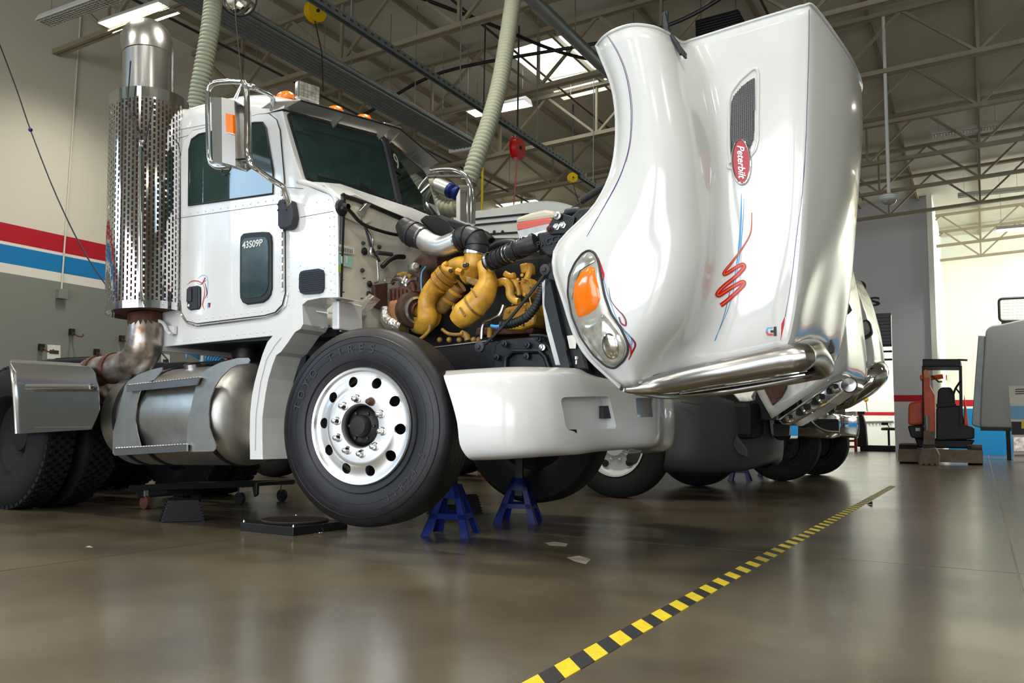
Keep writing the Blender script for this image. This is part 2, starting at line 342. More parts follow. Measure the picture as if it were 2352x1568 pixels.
# ---- roof joists (open web), one thing each
def joist(y, label):
    r = root('roof_joist', (XL, y, roofz(XL)), label, 'roof joist', 'cream open-web roof joists')
    def zt(x): return roofz(x)-.12
    hh = .95
    a, b = (XL, y), (XR, y)
    for nm, dz in (('top_chord', 0), ('bottom_chord', -hh)):
        m_ = MB()
        for s in (-.035, .035): m_.bar((XL, y+s, zt(XL)+dz), (XR, y+s, zt(XR)+dz), .05, .07)
        m_.build(nm, 'trussp', r)
    return r
protos = {}
def web(r, y):
    zt = lambda x: roofz(x)-.12; hh = .95; st = 2.1; x = XL+.1; n = 0
    while x+st < XR:
        for kind, (xa, za, xb, zb_) in (('d1', (x, 0, x+st/2, -hh)), ('d2', (x+st/2, -hh, x+st, 0)), ('v', (x+st/2, -hh, x+st/2, 0))):
            if kind not in protos:
                m_ = MB(); m_.bar((xa, y, zt(xa)+za), (xb, y, zt(xb)+zb_), .045, .045); o = m_.build('brace', 'trussp', r); o.parent = r; protos[kind] = (o, x)
            else:
                o0, x0 = protos[kind]; o = o0.copy(); COL.objects.link(o); o.parent = r; o.location = (x-x0, 0, PITCH*(x-x0))
        x += st
TRY = [7.0, 9.4, 11.8, 14.2, 16.6, 19.0, 21.4, 23.8, 28.6, 31]
for k, y in enumerate(TRY):
    # own origin so that copied braces share data
    lab = ['nearest cream open-web joist, cut by the top edge above the stack', 'cream open-web joist passing just above the mirror of the white cab', 'cream open-web joist that meets the near end of the bright skylight', 'cream open-web joist at the far edge of the large skylight', 'cream open-web joist just behind the red hose reel', 'cream open-web joist behind the small yellow cord reel', 'cream open-web joist crossing behind the dome camera head', 'cream open-web joist closest in front of the grey partition wall', 'cream open-web joist just beyond the grey partition wall, on the right', 'farthest cream open-web joist, close to the bright white wall'][k]
    r = joist(y, lab); web(r, y)
# sub-purlins along Y
for k in range(16):
    x = XL+.8+k*1.55
    o = MB().bar((x, -8, roofz(x)-.05), (x, 43, roofz(x)-.05), .05, .09).build('trim_%d' % (k+1), 'trussp', kind='structure')
# ---- fluorescent high-bay fixtures
def fixture(c, L=1.22, W=.34, label='', on=True, ax=(WX, WY), pw=80):
    c = np.array(c, float); ax = [np.array(a) for a in ax]; r = root('light_fixture', c, label, 'ceiling light', 'fluorescent high-bay fixtures')
    A = (ax[0], ax[1], TZ)
    def pt(a, b, z): return c+A[0]*a+A[1]*b+TZ*z
    h = MB(); rows = []
    for b, z in ((-W/2, 0), (-W/2, .02), (-W*.3, .1), (W*.3, .1), (W/2, .02), (W/2, 0)): rows.append([pt(-L/2, b, z), pt(L/2, b, z)])
    h.grid(rows, 0, False)
    for s in (-1, 1): h.add([pt(s*L/2, b, z) for b, z in ((-W/2, 0), (-W/2, .02), (-W*.3, .1), (W*.3, .1), (W/2, .02), (W/2, 0))], [tuple(range(6))])
    h.build('housing', 'lampw', r)
    for k in range(6):
        b = -W/2+W*(k+.5)/6; MB().tube([pt(-L/2+.03, b, .035), pt(L/2-.03, b, .035)], .009, 8).build('lamp_tube', 'tube' if on else 'lampw', r)
    for k in range(5):
        b = -W/2+W*(k+1)/6; MB().box(pt(0, b, .008), (L, .004, .03), A).build('louvre', 'louvre', r)
    lv = MB()
    for k in range(24): lv.box(pt(-L/2+L*(k+.5)/24, 0, -.002), (.003, W, .022), A)
    lv.build('cross_louvre', 'louvre', r, kind='stuff')
    for s in (-.4, .4):
        p = pt(s*L, 0, .1); MB().tube([p, (p[0], p[1], roofz(p[0])+.03)], .004, 6).build('hanger_wire', 'galv', r)
    if on:
        l = bpy.data.lights.new('fixture_glow', 'AREA'); l.shape = 'RECTANGLE'; l.size = L; l.size_y = W; l.energy = pw; l.color = (1, .95, .84); l.spread = math.radians(130)
        o = bpy.data.objects.new('fixture_glow', l); COL.objects.link(o); o.parent = r; o.location = (0, 0, -.03)
    return r
def atz(x, y, z): return Wz(x, y, z)
fixture(atz(318, 42, 6.0), label='glowing louvred fluorescent fixture hanging above the tall exhaust stack')
fixture(atz(1146, 250, 6.5), label='glowing fluorescent fixture behind the ribbed exhaust hose')
fixture(atz(1190, 468, 6.7), label='glowing fluorescent fixture just above the second truck\'s white hood')
fixture(atz(2220, 302, 6.9), L=1.3, W=.25, label='unlit strip fixture up among the joists right of the raised hood', on=False)
fixture(atz(2275, 445, 6.9), L=1.5, W=.25, label='unlit strip fixture farther back near the white wall corner', on=False)
fixture(atz(190, 22, 5.6), L=1.6, W=.2, label='unlit strip fixture at the top left corner above the wall', on=False)
fixture(Wz(2350, 525, 6.0), label='glowing fixture at the right edge before the white wall')
for k, (x, y) in enumerate([(-7.5, 1.0), (-3.5, 1.0), (.5, 1.0), (4.5, 1.0), (-6, -3), (-2, -3), (2, -3), (3.2, 15), (4.2, 21.5), (-3.6, 4.6), (-7.6, 4.4)]):  # last four are added out of view to brighten excavator, engine and rear truck
    fixture((x, y, 6.2), label=['glowing fixture over the floor in front of the exhaust stack', 'glowing fixture over the floor in front of the open engine bay', 'glowing fixture right above the viewer', 'glowing fixture over the open floor right of the viewer', 'glowing fixture behind the viewer, left of the hazard tape', 'glowing fixture directly behind the viewer', 'glowing fixture behind the viewer, to the right', 'added unseen fixture lighting the excavator, nearer one', 'added unseen fixture lighting the excavator, farther one', 'added unseen fixture above the yellow engine, brightening the truck behind', 'added unseen fixture above the cab roof and exhaust stack, for extra light'][k], pw=84)
# conduit down the left wall, with box
cdt = MB(); a = Wx(178, 85, XL+.02); b = Wx(145, 668, XL+.02); yy = (a[1]+b[1])/2
cdt.tube([(XL+.02, yy, roofz(XL)), (XL+.02, yy, b[2])], .012, 8)
oo = cdt.build('wall_conduit', 'wallw'); tag(oo, 'thin painted conduit running down the left wall across the stripes', 'conduit')
MB().box((XL+.04, yy, b[2]-.05), (.08, .14, .14), (WX, WY, TZ)).build('junction_box', 'wallg', oo, bevel=.006)
# floor warning tape
M['tapey'] = mat('tape_yellow', rgb(226, 200, 40), .45, noise=.2, nscale=30); M['tapek'] = mat('tape_black', rgb(40, 40, 42), .45)
TXa = float(Wz(1250, 1563, 0)[0]); tb = root('floor_tape', (TXa, 5, 0), 'yellow and black hazard tape running across the concrete floor', 'tape')
y = .6; k = 0; base = MB(); tw = .076
m_ = MB(); 
while y < 11.6:
    x = TXa; L_ = .096
    m_.add([(x-tw/2, y, .002), (x+tw/2, y-.09, .002), (x+tw/2, y-.09+L_, .002), (x-tw/2, y+L_, .002), (x-tw/2, y, -.0005), (x+tw/2, y-.09, -.0005), (x+tw/2, y-.09+L_, -.0005), (x-tw/2, y+L_, -.0005)],
           [(0, 1, 2, 3), (0, 4, 5, 1), (1, 5, 6, 2), (2, 6, 7, 3), (3, 7, 4, 0)], k % 2)
    y += L_; k += 1
m_.build('tape_strip', ['tapey', 'tapek'], tb, weld=False)
# ================================================================ WHITE SEMI TRUCK (hero)
truck = root('semi_truck', T(-1, YC, 0), 'white semi truck with its hood tipped open, showing a yellow engine', 'truck')
def PP(pts, y): return [P(a, b, y) for a, b in pts]
def rawP(x0, y0, s): return lambda pts: [(x0+a/s, y0+b/s) for a, b in pts]
C2 = rawP(380, 420, 3.92); C3 = rawP(760, 430, 3.92); K4 = rawP(0, 700, 3.136); Q8 = rawP(640, 180, 4.127); C1 = rawP(250, 50, 3.92); HL = rawP(1220, 450, 3.4846); D3 = rawP(380, 640, 7.84); S4 = rawP(240, 820, 5.2275)
Yc = .30
# ---- cab shell -------------------------------------------------
cab = part('cab', truck)
side = [(399, 300), (440, 288), (520, 272), (600, 262), (648, 254), (660, 300), (672, 345), (684, 385), (697, 420), (735, 432), (766, 447), (776, 468), (777, 690), (705, 690), (694, 702), (697, 745), (671, 763), (660, 766), (627, 771), (374, 796)]
sp = PP(side, Yc); bpy.data.objects.remove(cab)
MB().prism(sp, TY*.03).build('side_panel', 'white', truck, bevel=.004)
MB().prism([mir(p) for p in sp], -TY*.03).build('side_panel', 'white', truck, bevel=.004)
 
# roof: cross sections lofted rear -> header
xr, xh = -2.045, float(toT(P(650, 254, Yc))[0])
zt_r = float(toT(P(399, 300, Yc))[2]); zt_h = float(toT(P(648, 254, Yc))[2])
sil = [(397, 269), (440, 254), (477, 243), (530, 229), (574, 222), (620, 220), (655, 226), (690, 236)]
rows = []
for k, s in enumerate(sil):
    p = toT(P(*s, .43)); x = p[0]; zs = p[2]; f_ = (x-xr)/(xh-xr); ze = zt_r+(zt_h-zt_r)*min(max(f_, 0), 1)
    if x > xh: ze = zt_h+.01
    half = [(.295, ze), (.297, ze+(zs-ze)*.35), (.32, ze+(zs-ze)*.72), (.37, ze+(zs-ze)*.92), (.45, zs), (.62, zs+.02), (.84, zs+.035), (YC, zs+.04)]
    fwd = .1 if k >= 6 else 0
    rr = [T(x+fwd*((y-.3)/.76)*(1 if k >= 6 else 0), y, z) for y, z in half]; rows.append(rr+[mir(q) for q in rr[-2::-1]])
rf = MB(); rf.grid(rows, 0, True); rf.add(rows[0], [tuple(range(len(rows[0])))]); rf.build('roof', 'white', truck)
# back wall, floor, firewall
xf = float(toT(P(777, 600, Yc))[0])-.012; zb = 1.16
bk = MB(); bk.box(T(-2.03, YC, (zb+zt_r)/2+.02), (.03, 1.52, zt_r-zb+.1)); bk.build('back_panel', 'white', truck)
MB().box(T((xr+xf)/2, YC, zb+.03), (xf-xr, 1.48, .05)).build('cab_floor', 'chassis', truck)
# cowl / windshield frame points
A_t, A_b = P(655, 256, .33), P(697, 420, .33)
c_t, c_b = P(880, 320, YC), P(912, 468, YC)
far_t, far_b = mir(A_t), mir(A_b)
# firewall: cream face; top edge runs from the cowl corner up to the centre
fz = lambda x, y: float(toT(PX(x, y, xf))[2])
top = [(.33, 1.955), (.36, 2.0), (.45, 2.01), (.8, 1.985), (YC, 1.97)]
fwp = [T(xf, .33, 1.33)]+[T(xf, y, z) for y, z in top]+[T(xf, 2*YC-y, z) for y, z in top[::-1][1:]]+[T(xf, 2*YC-.33, 1.33), T(xf, 1.4, 1.1), T(xf, .7, 1.1)]
fwl = MB(); fwl.prism(fwp, TX*-.02); fwl.build('firewall', 'cream', truck)
# cowl: surface between windshield base and the firewall top, with an upturned rim
cw = MB(); n = 12; r1, r2, r3 = [], [], []
for i in range(n+1):
    y = .30+1.52*i/n; t = abs(y-YC)/.76; xb = float(toT(c_b)[0])*(1-t)+float(toT(A_b)[0])*t; zb_ = float(toT(c_b)[2])*(1-t)+float(toT(A_b)[2])*t
    zf = float(np.interp(abs(y-YC), [0, .4, .68, .76], [2.0, 2.02, 2.045, 2.0]))
    r1.append(T(xb-.03, y, zb_+.01)); r2.append(T((xb+xf)/2+.04, y, (zb_+zf)/2+.035)); r3.append(T(xf+.01, y, zf))
cw.slab([r1, r2, r3], -TZ*.02); cw.build('cowl', 'white', truck)
fl_ = MB(); fl_.tube(crom([T(xf+.012, .325, 1.34), T(xf+.012, .325, 1.95), T(xf+.012, .36, 2.01), T(xf+.012, .8, 2.0), T(xf+.012, YC, 1.99), T(xf+.012, 1.45, 2.0), T(xf+.012, 2*YC-.36, 2.01)], 6), .014, 8); fl_.build('cowl_seal', 'black', truck)
MB().tube(crom(PP([(690, 418), (735, 431), (764, 445), (774, 460), (776, 475)], .315), 5), .022, 10).build('cowl_roll', 'white', truck); MB().tube([mir(p) for p in crom(PP([(690, 418), (735, 431), (764, 445), (774, 460), (776, 475)], .315), 5)], .022, 10).build('cowl_roll', 'white', truck)
# windshield frame (white) and two panes
def lerp(a, b, t): return a*(1-t)+b*t
wf_ = MB()
for (a, b, c, d) in ((A_t, c_t, c_b, A_b), (far_t, c_t, c_b, far_b)):
    wf_.prism([a, b, c, d], -TX*.03)
wf_.build('windshield_frame', 'white', truck)
for (a, b, c, d) in ((A_t, c_t, c_b, A_b), (far_t, c_t, c_b, far_b)):
    q_ = lambda u, v: lerp(lerp(a, b, u), lerp(d, c, u), v)
    g1 = roundpoly([q_(.0, .0), q_(.97, .0), q_(.97, .99), q_(.03, .985)], .05); g2 = roundpoly([q_(.02, .03), q_(.955, .03), q_(.955, .955), q_(.05, .95)], .04)
    MB().prism([p+TX*.002 for p in g1], TX*.01).build('windshield_gasket', 'gasket', truck)
    MB().prism([p+TX*.008 for p in g2], TX*.008).build('windshield', 'glass', truck)
cdv = MB(); cdv.bar(c_t+TX*.02, c_b+TX*.02, .045, .02); cdv.build('windshield_divider', 'greyp', truck)
# unit number sticker on the far pane
ms = text('9', PX(897, 353, float(toT(c_t)[0])+.02) , TY, TZ-TX*.3, .11, .001, 'window_number', None)
p9 = lerp(lerp(c_t, far_t, .16), lerp(c_b, far_b, .16), .3)+TX*.03-TY*.02
nx = unit(far_t-c_t); ny = unit(c_t-c_b)
MB().prism([p9+nx*a+ny*b for a, b in ((-.05, -.085), (.05, -.085), (.05, .085), (-.05, .085))], np.cross(nx, ny)*.001).build('window_sticker', 'ink', truck)
text('9', p9+np.cross(nx, ny)*(.004 if np.cross(nx, ny)@TX > 0 else -.004), nx, ny, .17, .001, 'window_number', 'plate', truck)
# wipers
def wq(u, v, far=False):
    a, b, c, d = (far_t, c_t, c_b, far_b) if far else (A_t, c_t, c_b, A_b); return lerp(lerp(a, b, u), lerp(d, c, u), v)+TX*.045+TZ*.01
for far in (False, True):
    o = MB().tube([wq(.9, 1.03, far), wq(.72, .94, far), wq(.55, .86, far)], .009, 8).build('wiper', 'black', truck)
    MB().tube([wq(.13, .885, far)-TX*.015, wq(.42, .89, far)-TX*.015, wq(.74, .945, far)-TX*.015], .009, 8).build('wiper_blade', 'black', o)
    MB().lathe(wq(.9, 1.03, far)-TX*.03, TX, [(0, 0), (.018, 0), (.015, .04), (0, .042)], 10).build('wiper_pivot', 'black', o)
# roof visor
xl = .27
Ls = [P(600, 249, .26), P(652, 250, .31), c_t+TZ*.03, P(970, 384, 1.8), mir(P(600, 249, .26))]
Lo = [P(620, 236, .26), P(690, 230, .31), P(918, 295, YC), P(1010, 372, 1.8), mir(P(620, 236, .26))]
vs = MB(); rws = [[p for p in Ls], [p for p in Lo]]
vs.slab(rws, TZ*.006); M['visor'] = mat('visor_stainless', (.6, .58, .54), .42, .8); vs.build('sun_visor', 'visor', truck)
MB().tube(Lo[1:4], .007, 6).build('visor_lip', 'black', truck)
for t in (.45, .93):
    for (a, b, c, d) in ((Ls[1], Ls[2], Lo[1], Lo[2]), (Ls[3], Ls[2], Lo[3], Lo[2])):
        p0 = lerp(a, b, t); p1 = lerp(c, d, t); MB().prism([p0, lerp(p0, p1, .75), p0-TZ*.06], TY*.012).build('visor_bracket', 'brushed', truck)
# amber roof markers and work lights
for px_, py_, y in ((655, 223, .47), (767, 256, .76), (832, 275, 1.0)):
    c = P(px_, py_, y); MB().ball(c, .062, (1.25, .8, .62)).build('marker_light', 'amber', truck)
for y in (1.62, 1.98):
    c = mir(P(767, 256, .76)) if y < 1.7 else mir(P(655, 223, .47)); MB().ball(c, .055, (1.2, .8, .55)).build('marker_light', 'amber', truck)
def worklight(c, s):
    ax = (unit(TX+TY*-.25), unit(TY+TX*.25), TZ); c = np.array(c)
    o = MB().box(c, (.05, .17*s, .12*s), ax).build('work_light', 'chrome', truck, bevel=.01)
    l_ = MB(); 
    for i in range(5):
        for j in range(4): l_.box(c+ax[0]*.027+ax[1]*(i-2)*.03*s+ax[2]*(j-1.5)*.026*s, (.008, .026*s, .022*s), ax)
    l_.build('lamp_lens', 'lens', o); MB().bar(c-TZ*.06*s, c-TZ*.11*s, .03, .03).build('bracket', 'steel', o); return o
worklight(P(706, 213, .62), 1.0); worklight(mir(P(706, 213, .62)), 1.0)
M['peep'] = mat('tinted_peep_glass', (.012, .03, .028), .25, spec=.25, noise=.5, nscale=5, col2=(.05, .065, .06))
# ---- door --------------------------------------------------------
door = MB(); dpts = C2([(150, 195), (160, 1130), (200, 1215), (280, 1250), (900, 1180), (1040, 1110), (1080, 1000), (1065, 120)])
dp = [(418, 470), (418, 360), (424, 325), (445, 301), (480, 293), (598, 263), (620, 262), (637, 276), (645, 300), (655, 415), (657, 672), (650, 700), (634, 717), (610, 724), (455, 743), (432, 737), (421, 718), (418, 690)]
dd = PP(dp, Yc); door.prism([p-TY*.012 for p in dd], TY*.014); dob = door.build('door', 'white', truck, bevel=.004)
MB().tube(roundpoly([p-TY*.006 for p in dd], 0), .004, 6, closed=True).build('door_seal', 'black', truck)
trim = MB().tube([p-TY*.006 for p in PP([(415, 690), (418, 722), (432, 742), (455, 749), (612, 730), (640, 720), (657, 702), (663, 672)], Yc)], .006, 6); trim.build('door_trim', 'chrome', truck)
win = PP([(438, 473), (439, 345), (445, 322), (462, 310), (500, 302), (590, 283), (608, 283), (616, 296), (632, 395), (632, 446)], Yc)
MB().prism([p-TY*.018 for p in win], TY*.008).build('door_window', 'glass', dob)
MB().tube([p-TY*.018 for p in win], .006, 6, closed=True).build('window_seal', 'gasket', dob)
pw = C2([(698, 560), (702, 490), (730, 460), (790, 452), (900, 445), (950, 448), (975, 480), (982, 540), (982, 950), (970, 1010), (945, 1050), (900, 1082), (760, 1100), (720, 1080), (700, 1040), (696, 980)])
pwp = PP(pw, Yc); MB().prism([p-TY*.028 for p in pwp], TY*.02).build('peep_window_frame', 'gasket', dob, bevel=.008)
cx0 = sum(pwp)/len(pwp); MB().prism([cx0+(p-cx0)*.84-TY*.031 for p in pwp], TY*.006).build('peep_window', 'peep', dob)
text('43S09P', P(589, 563, Yc)-TY*.033, TX, TZ+TX*.0, .062, .001, 'door_number', 'plate', dob, bold=.0012)
hn = D3([(440, 240), (450, 170), (480, 150), (620, 130), (665, 150), (675, 200), (672, 500), (640, 555), (490, 575), (440, 540)])
hp = PP(hn, Yc); MB().prism([p-TY*.024 for p in hp], TY*.02).build('door_handle', 'black', dob, bevel=.006)
MB().prism([p-TY*.032 for p in PP(D3([(450, 200), (465, 185), (532, 175), (530, 420), (445, 430)]), Yc)], TY*.012).build('handle_paddle', 'greyp', dob, bevel=.003)
MB().prism([p-TY*.026 for p in PP(D3([(545, 180), (630, 175), (630, 530), (550, 525)]), Yc)], TY*.004).build('handle_recess', 'ink', dob)
MB().lathe(P(443, 702, Yc)-TY*.024, -TY, [(.011, 0), (.011, .008), (.009, .012), (0, .013)], 14).build('door_lock', 'steel', dob)
# hinge
MB().bar(P(655, 440, Yc)-TY*.02, P(656, 669, Yc)-TY*.02, .014, .014).build('door_hinge', 'steel', dob)
for k in range(12): MB().tube([P(655, 440+19*k, Yc)-TY*.03, P(655, 452+19*k, Yc)-TY*.03], .008, 8).build('hinge_knuckle', 'steel', dob)
# rivets
rv = MB()
def rivets(a, b, n, off=.0, lst=None):
    for i in range(n):
        t = i/(n-1) if n > 1 else 0; c = P(a[0]+(b[0]-a[0])*t, a[1]+(b[1]-a[1])*t, Yc)-TY*off
        rv.lathe(c, -TY, [(.0065, 0), (.0055, .002), (.0025, .0035), (0, .004)], 8)
rivets((424, 494), (648, 458), 14, .012); rivets((446, 735), (620, 713), 12, .012); rivets((440, 749), (620, 728), 12); rivets((392, 785), (622, 760), 16); rivets((757, 500), (760, 665), 9); rivets((768, 498), (769, 672), 9)
rivets((421, 510), (421, 700), 11, .012); rivets((648, 470), (650, 690), 12, .012); rivets((410, 300), (405, 720), 0 or 2); rivets((664, 590), (664, 700), 6); rivets((700, 470), (755, 458), 3)
rivets((690, 610), (745, 615), 2); rivets((686, 640), (686, 668), 2); rivets((750, 630), (750, 660), 2); rivets((697, 678), (735, 677), 2)
rv.build('rivets', 'white', truck, kind='stuff')
sm_ = MB()
def seam(a, b, off=.0): sm_.bar(P(*a, Yc)-TY*(off+.0005), P(*b, Yc)-TY*(off+.0005), .002, .003)
seam((419, 501), (655, 467), .012); seam((690, 499), (766, 485)); seam((401, 321), (447, 306)); seam((697, 423), (770, 452)); seam((655, 430), (697, 433))
sm_.build('panel_seam', 'greyp', truck, kind='stuff')
# side vent mesh
vp_ = C2([(1215, 830), (1230, 800), (1260, 790), (1390, 773), (1425, 785), (1436, 820), (1436, 950), (1420, 985), (1390, 998), (1260, 1006), (1225, 990), (1213, 950)])
vpp = PP(vp_, Yc); cvt = sum(vpp)/len(vpp)
ob = MB().prism([p-TY*.012 for p in vpp], TY*.014).build('side_vent', 'black', truck)
m_ = MB()
for i in range(13):
    for j in range(10):
        px_, py_ = 694+4.1*i+(j % 2)*2, 627+4.6*j; q_ = P(px_, py_-(px_-694)*.12+2, Yc)
        if 692 < px_ < 744: m_.box(q_-TY*.014, (.011, .004, .0015)); 
m_.build('vent_mesh', 'greyp', ob, kind='stuff')
# ---- mirror ------------------------------------------------------
mr = MB(); Ym = -.02
mm = part('mirror_bracket', truck)
fr = crom(PP(C1([(1200, 540), (1100, 535), (960, 550), (900, 600), (890, 700), (895, 1000), (905, 1220), (940, 1290), (1020, 1310), (1200, 1285)]), Ym), 5)
MB().tube(fr, .016, 10).build('mirror_loop', 'chrome', truck)
MB().tube(crom(PP(C1([(1215, 545), (1240, 620), (1245, 900), (1245, 1150), (1270, 1260)]), Ym), 6), .018, 10).build('mirror_upright', 'chrome', truck)
ends = [P(250+1490/3.92, 50+770/3.92, .28)]
up_ = [P(*C1([(1215, 560)])[0], Ym), P(*C1([(1300, 590)])[0], Ym+.03), P(*C1([(1400, 625)])[0], .1), P(*C1([(1470, 670)])[0], .2), P(*C1([(1475, 730)])[0], .27), P(*C1([(1465, 790)])[0], .3)]
MB().tube(crom(up_, 5), .018, 10).build('mirror_arm', 'chrome', truck)
lo_ = [P(*C1([(1240, 1200)])[0], Ym), P(*C1([(1290, 1290)])[0], Ym), P(*C1([(1420, 1390)])[0], .08), P(*C1([(1530, 1460)])[0], .16), P(652, 432, .2), P(663, 462, .24), P(667, 480, .27)]
MB().tube(crom(lo_, 5), .018, 10).build('mirror_arm', 'chrome', truck)
bpy.data.objects.remove(mm)
gb = PP(C2([(1072, 190), (1090, 168), (1150, 165), (1190, 175), (1205, 260), (1212, 320), (1195, 400), (1160, 425), (1090, 430), (1073, 400)]), Yc)
ob = MB().prism([p-TY*.06 for p in gb], TY*.055).build('mirror_mount', 'greyp', truck, bevel=.01)
for q_ in C2([(1140, 200), (1155, 262), (1080, 215), (1080, 265)]): MB().lathe(P(*q_, Yc)-TY*.06, -TY, [(.007, 0), (.006, .003), (0, .004)], 8).build('screw', 'ink', ob)
# mirror housing: faceted box seen from behind
h = MB(); tp = [P(*q_, y) for q_, y in zip(C1([(920, 680), (1015, 680), (1130, 705), (1185, 740)]), (-.10, -.13, -.10, .02))]
bt = [P(*q_, y) for q_, y in zip(C1([(935, 1265), (1020, 1265), (1140, 1300), (1200, 1262)]), (-.10, -.13, -.10, .02))]
h.slab([tp, bt], TY*.11+TX*-.03); ob = h.build('mirror_housing', 'steel', truck)
for f_ in ob.data.polygons: f_.use_smooth = False
amb = PP(C1([(1050, 822), (1115, 835), (1120, 1005), (1055, 995)]), -.125); MB().prism(amb, TY*.02).build('mirror_marker', 'amber', ob)
MB().tube(crom(PP(C1([(1250, 1235), (1180, 1240), (1130, 1280), (1090, 1330), (1050, 1385), (1015, 1360), (1020, 1320)]), Ym), 4), .006, 6).build('mirror_cable', 'black', truck)
MB().tube(PP(C1([(1200, 555), (1130, 690)]), Ym), .006, 6).build('mirror_stay', 'steel', truck); MB().tube(PP(C1([(1200, 560), (1150, 700)]), Ym+.05), .006, 6).build('mirror_stay', 'steel', truck)
MB().tube(crom(PP([(556, 180), (549, 120), (543, 60), (540, 20)], Ym), 5), .0035, 6).build('antenna', 'black', truck)
# ---- exhaust stack ----------------------------------------------
Ys = .22
def ctr(ya, xl_, xr_, y=Ys): a = P(xl_, ya, y); b = P(xr_, ya, y); return (a+b)/2, np.linalg.norm(a-b)/2
p1, r1_ = ctr(130, 309, 375); p0, _ = ctr(245, 308, 374)
stk = MB(); top_ = [p0, p1, P(340, 112, Ys), P(338, 96, Ys+.02)-TX*.03, P(333, 88, Ys)-TX*.1]
stk.tube([p0-TZ*.3, p0, p1], r1_, 28); 
el = [p1]; 
for k in range(1, 9):
    a = k/8*math.radians(80); el.append(p1+TZ*math.sin(a)*r1_*.95+(-TX*.8+TY*.35)*(1-math.cos(a))*r1_*1.25)
stk.tube(el, r1_, 28); st_ob = stk.build('exhaust_stack', 'steel', truck)
ct, rs = ctr(240, 293, 396); cb, rs2 = ctr(722, 288, 389)
M['perf'] = mat('shield_inner', rgb(40, 38, 38), .5)
# perforated shield: cylinder with real slots in its camera half
n = 62; nz = 34; m_ = MB(); axd = cb-ct; Lh = np.linalg.norm(axd); ax_ = unit(axd); U_, V_ = perp(ax_)
def cy(a, h): return ct+axd*h+(U_*math.cos(a)+V_*math.sin(a))*rs
vs_, fs_ = [], []
def quadc(a0, a1, h0, h1):
    i = len(vs_); vs_.extend([cy(a0, h0), cy(a1, h0), cy(a1, h1), cy(a0, h1)]); fs_.append((i, i+1, i+2, i+3))
dA = 2*math.pi/n; rb = .035; hh_ = (1-2*rb)/nz
for k in range(n):
    a = k*dA; quadc(a, a+dA, -.012, rb); quadc(a, a+dA, 1-rb, 1.0); quadc(a, a+dA*.52, rb, 1-rb)
    off = (k % 2)*.5
    for j in range(nz):
        h0 = rb+(j+off)*hh_; quadc(a+dA*.52, a+dA, h0, h0+hh_*.3)
    if off: quadc(a+dA*.52, a+dA, rb, rb+hh_*.3)
m_.add(vs_, fs_, 0, False); sh = m_.build('heat_shield', 'chrome', st_ob)
MB().tube([ct+axd*.02, cb-axd*.01], rs*.8, 24).build('muffler', 'rust', st_ob)
MB().tube(crom(PP([(325, 335), (322, 350), (322, 640), (324, 670), (328, 690)], Ys-rs-.03), 4), .011, 8).build('grab_handle', 'chrome', st_ob)
MB().ball(P(326, 328, Ys-rs-.015), .02).build('handle_clamp', 'steel', st_ob)
for pts in ([(300, 140), (293, 238), (318, 318)], [(352, 235), (330, 340)]): MB().tube(PP(pts, Ys-rs-.01), .005, 6).build('bungee_cord', 'black', st_ob)
# lower elbow
le = [P(333, 722, Ys), P(334, 765, Ys), P(330, 800, Ys), P(312, 828, Ys), P(280, 842, Ys), P(240, 850, Ys), P(212, 856, Ys+.03), P(204, 868, Ys+.12)]
rl = np.linalg.norm(P(317, 770, Ys)-P(362, 770, Ys))/2
MB().tube(crom(le, 6), [rl, rl*1.08, rl*1.12, rl*1.05, rl*.95, rl*.95, rl, rl], 24).build('exhaust_pipe', 'stain', truck)
MB().tube([P(333, 722, Ys), P(334, 752, Ys)], rl*1.05, 20).build('exhaust_collar', 'rust', truck)
for q_ in ((222, 853), (262, 846)): MB().tube([P(q_[0]-4, q_[1], Ys), P(q_[0]+4, q_[1]-1, Ys)], rl*1.04, 20).build('pipe_clamp', 'rust', truck)
MB().tube(crom([P(222, 872, .4), P(255, 900, .5), P(285, 925, .7)], 4), rl*.8, 16).build('flex_pipe', 'stain', truck)
MB().tube(crom(PP([(360, 735), (375, 742), (384, 760), (392, 768)], .25), 4), .012, 8).build('stack_bracket', 'white', truck)
MB().prism(PP([(382, 748), (400, 748), (400, 766), (388, 768)], .27), TY*.02).build('bracket_plate', 'white', truck)
# ---- quarter fender, rear wheels ---------------------------------
qf = []
for (ax1, ay1, ax2, ay2) in ((24, 829, 190, 838), (24, 832, 205, 842), (27, 850, 218, 856), (31, 885, 226, 892), (35, 940, 228, 940), (38, 996, 210, 986)):
    qf.append([(ax1, ay1), (ax2, ay2)])
yy = [.16, .06, .015, -.02, -.03, -.03]
rows = [[P(a[0], a[1], y), P((a[0]+b[0])/2, (a[1]+b[1])/2, y), P(b[0], b[1], y)] for (a, b), y in zip(qf, yy)]
M['fenderm'] = mat('fender_stainless', (.42, .43, .44), .16, 1, rvar=.1, nscale=5)
rows = [[P(a[0], a[1]-4, .5), P((a[0]+b[0])/2, (a[1]+b[1])/2-4, .5), P(b[0], b[1]-4, .5)] for a, b in [qf[0]]]+rows
o = MB().slab(rows, TY*.006).build('quarter_fender', 'fenderm', truck)
MB().tube([P(63, 888, -.05), P(210, 888, -.05)], .02, 14).build('fender_bar', 'chrome', o)
MB().bar(P(80, 981, -.035), P(208, 980, -.035), .004, .004).build('fender_edge', 'chrome', o)
MB().tube([P(23, 832, .08), P(27, 850, .0), P(31, 885, -.025), P(35, 940, -.035), P(38, 996, -.035)], .012, 8).build('fender_edge', 'steel', o)
rub = mat('tyre_tread', rgb(13, 13, 14), .8); M['tread'] = rub
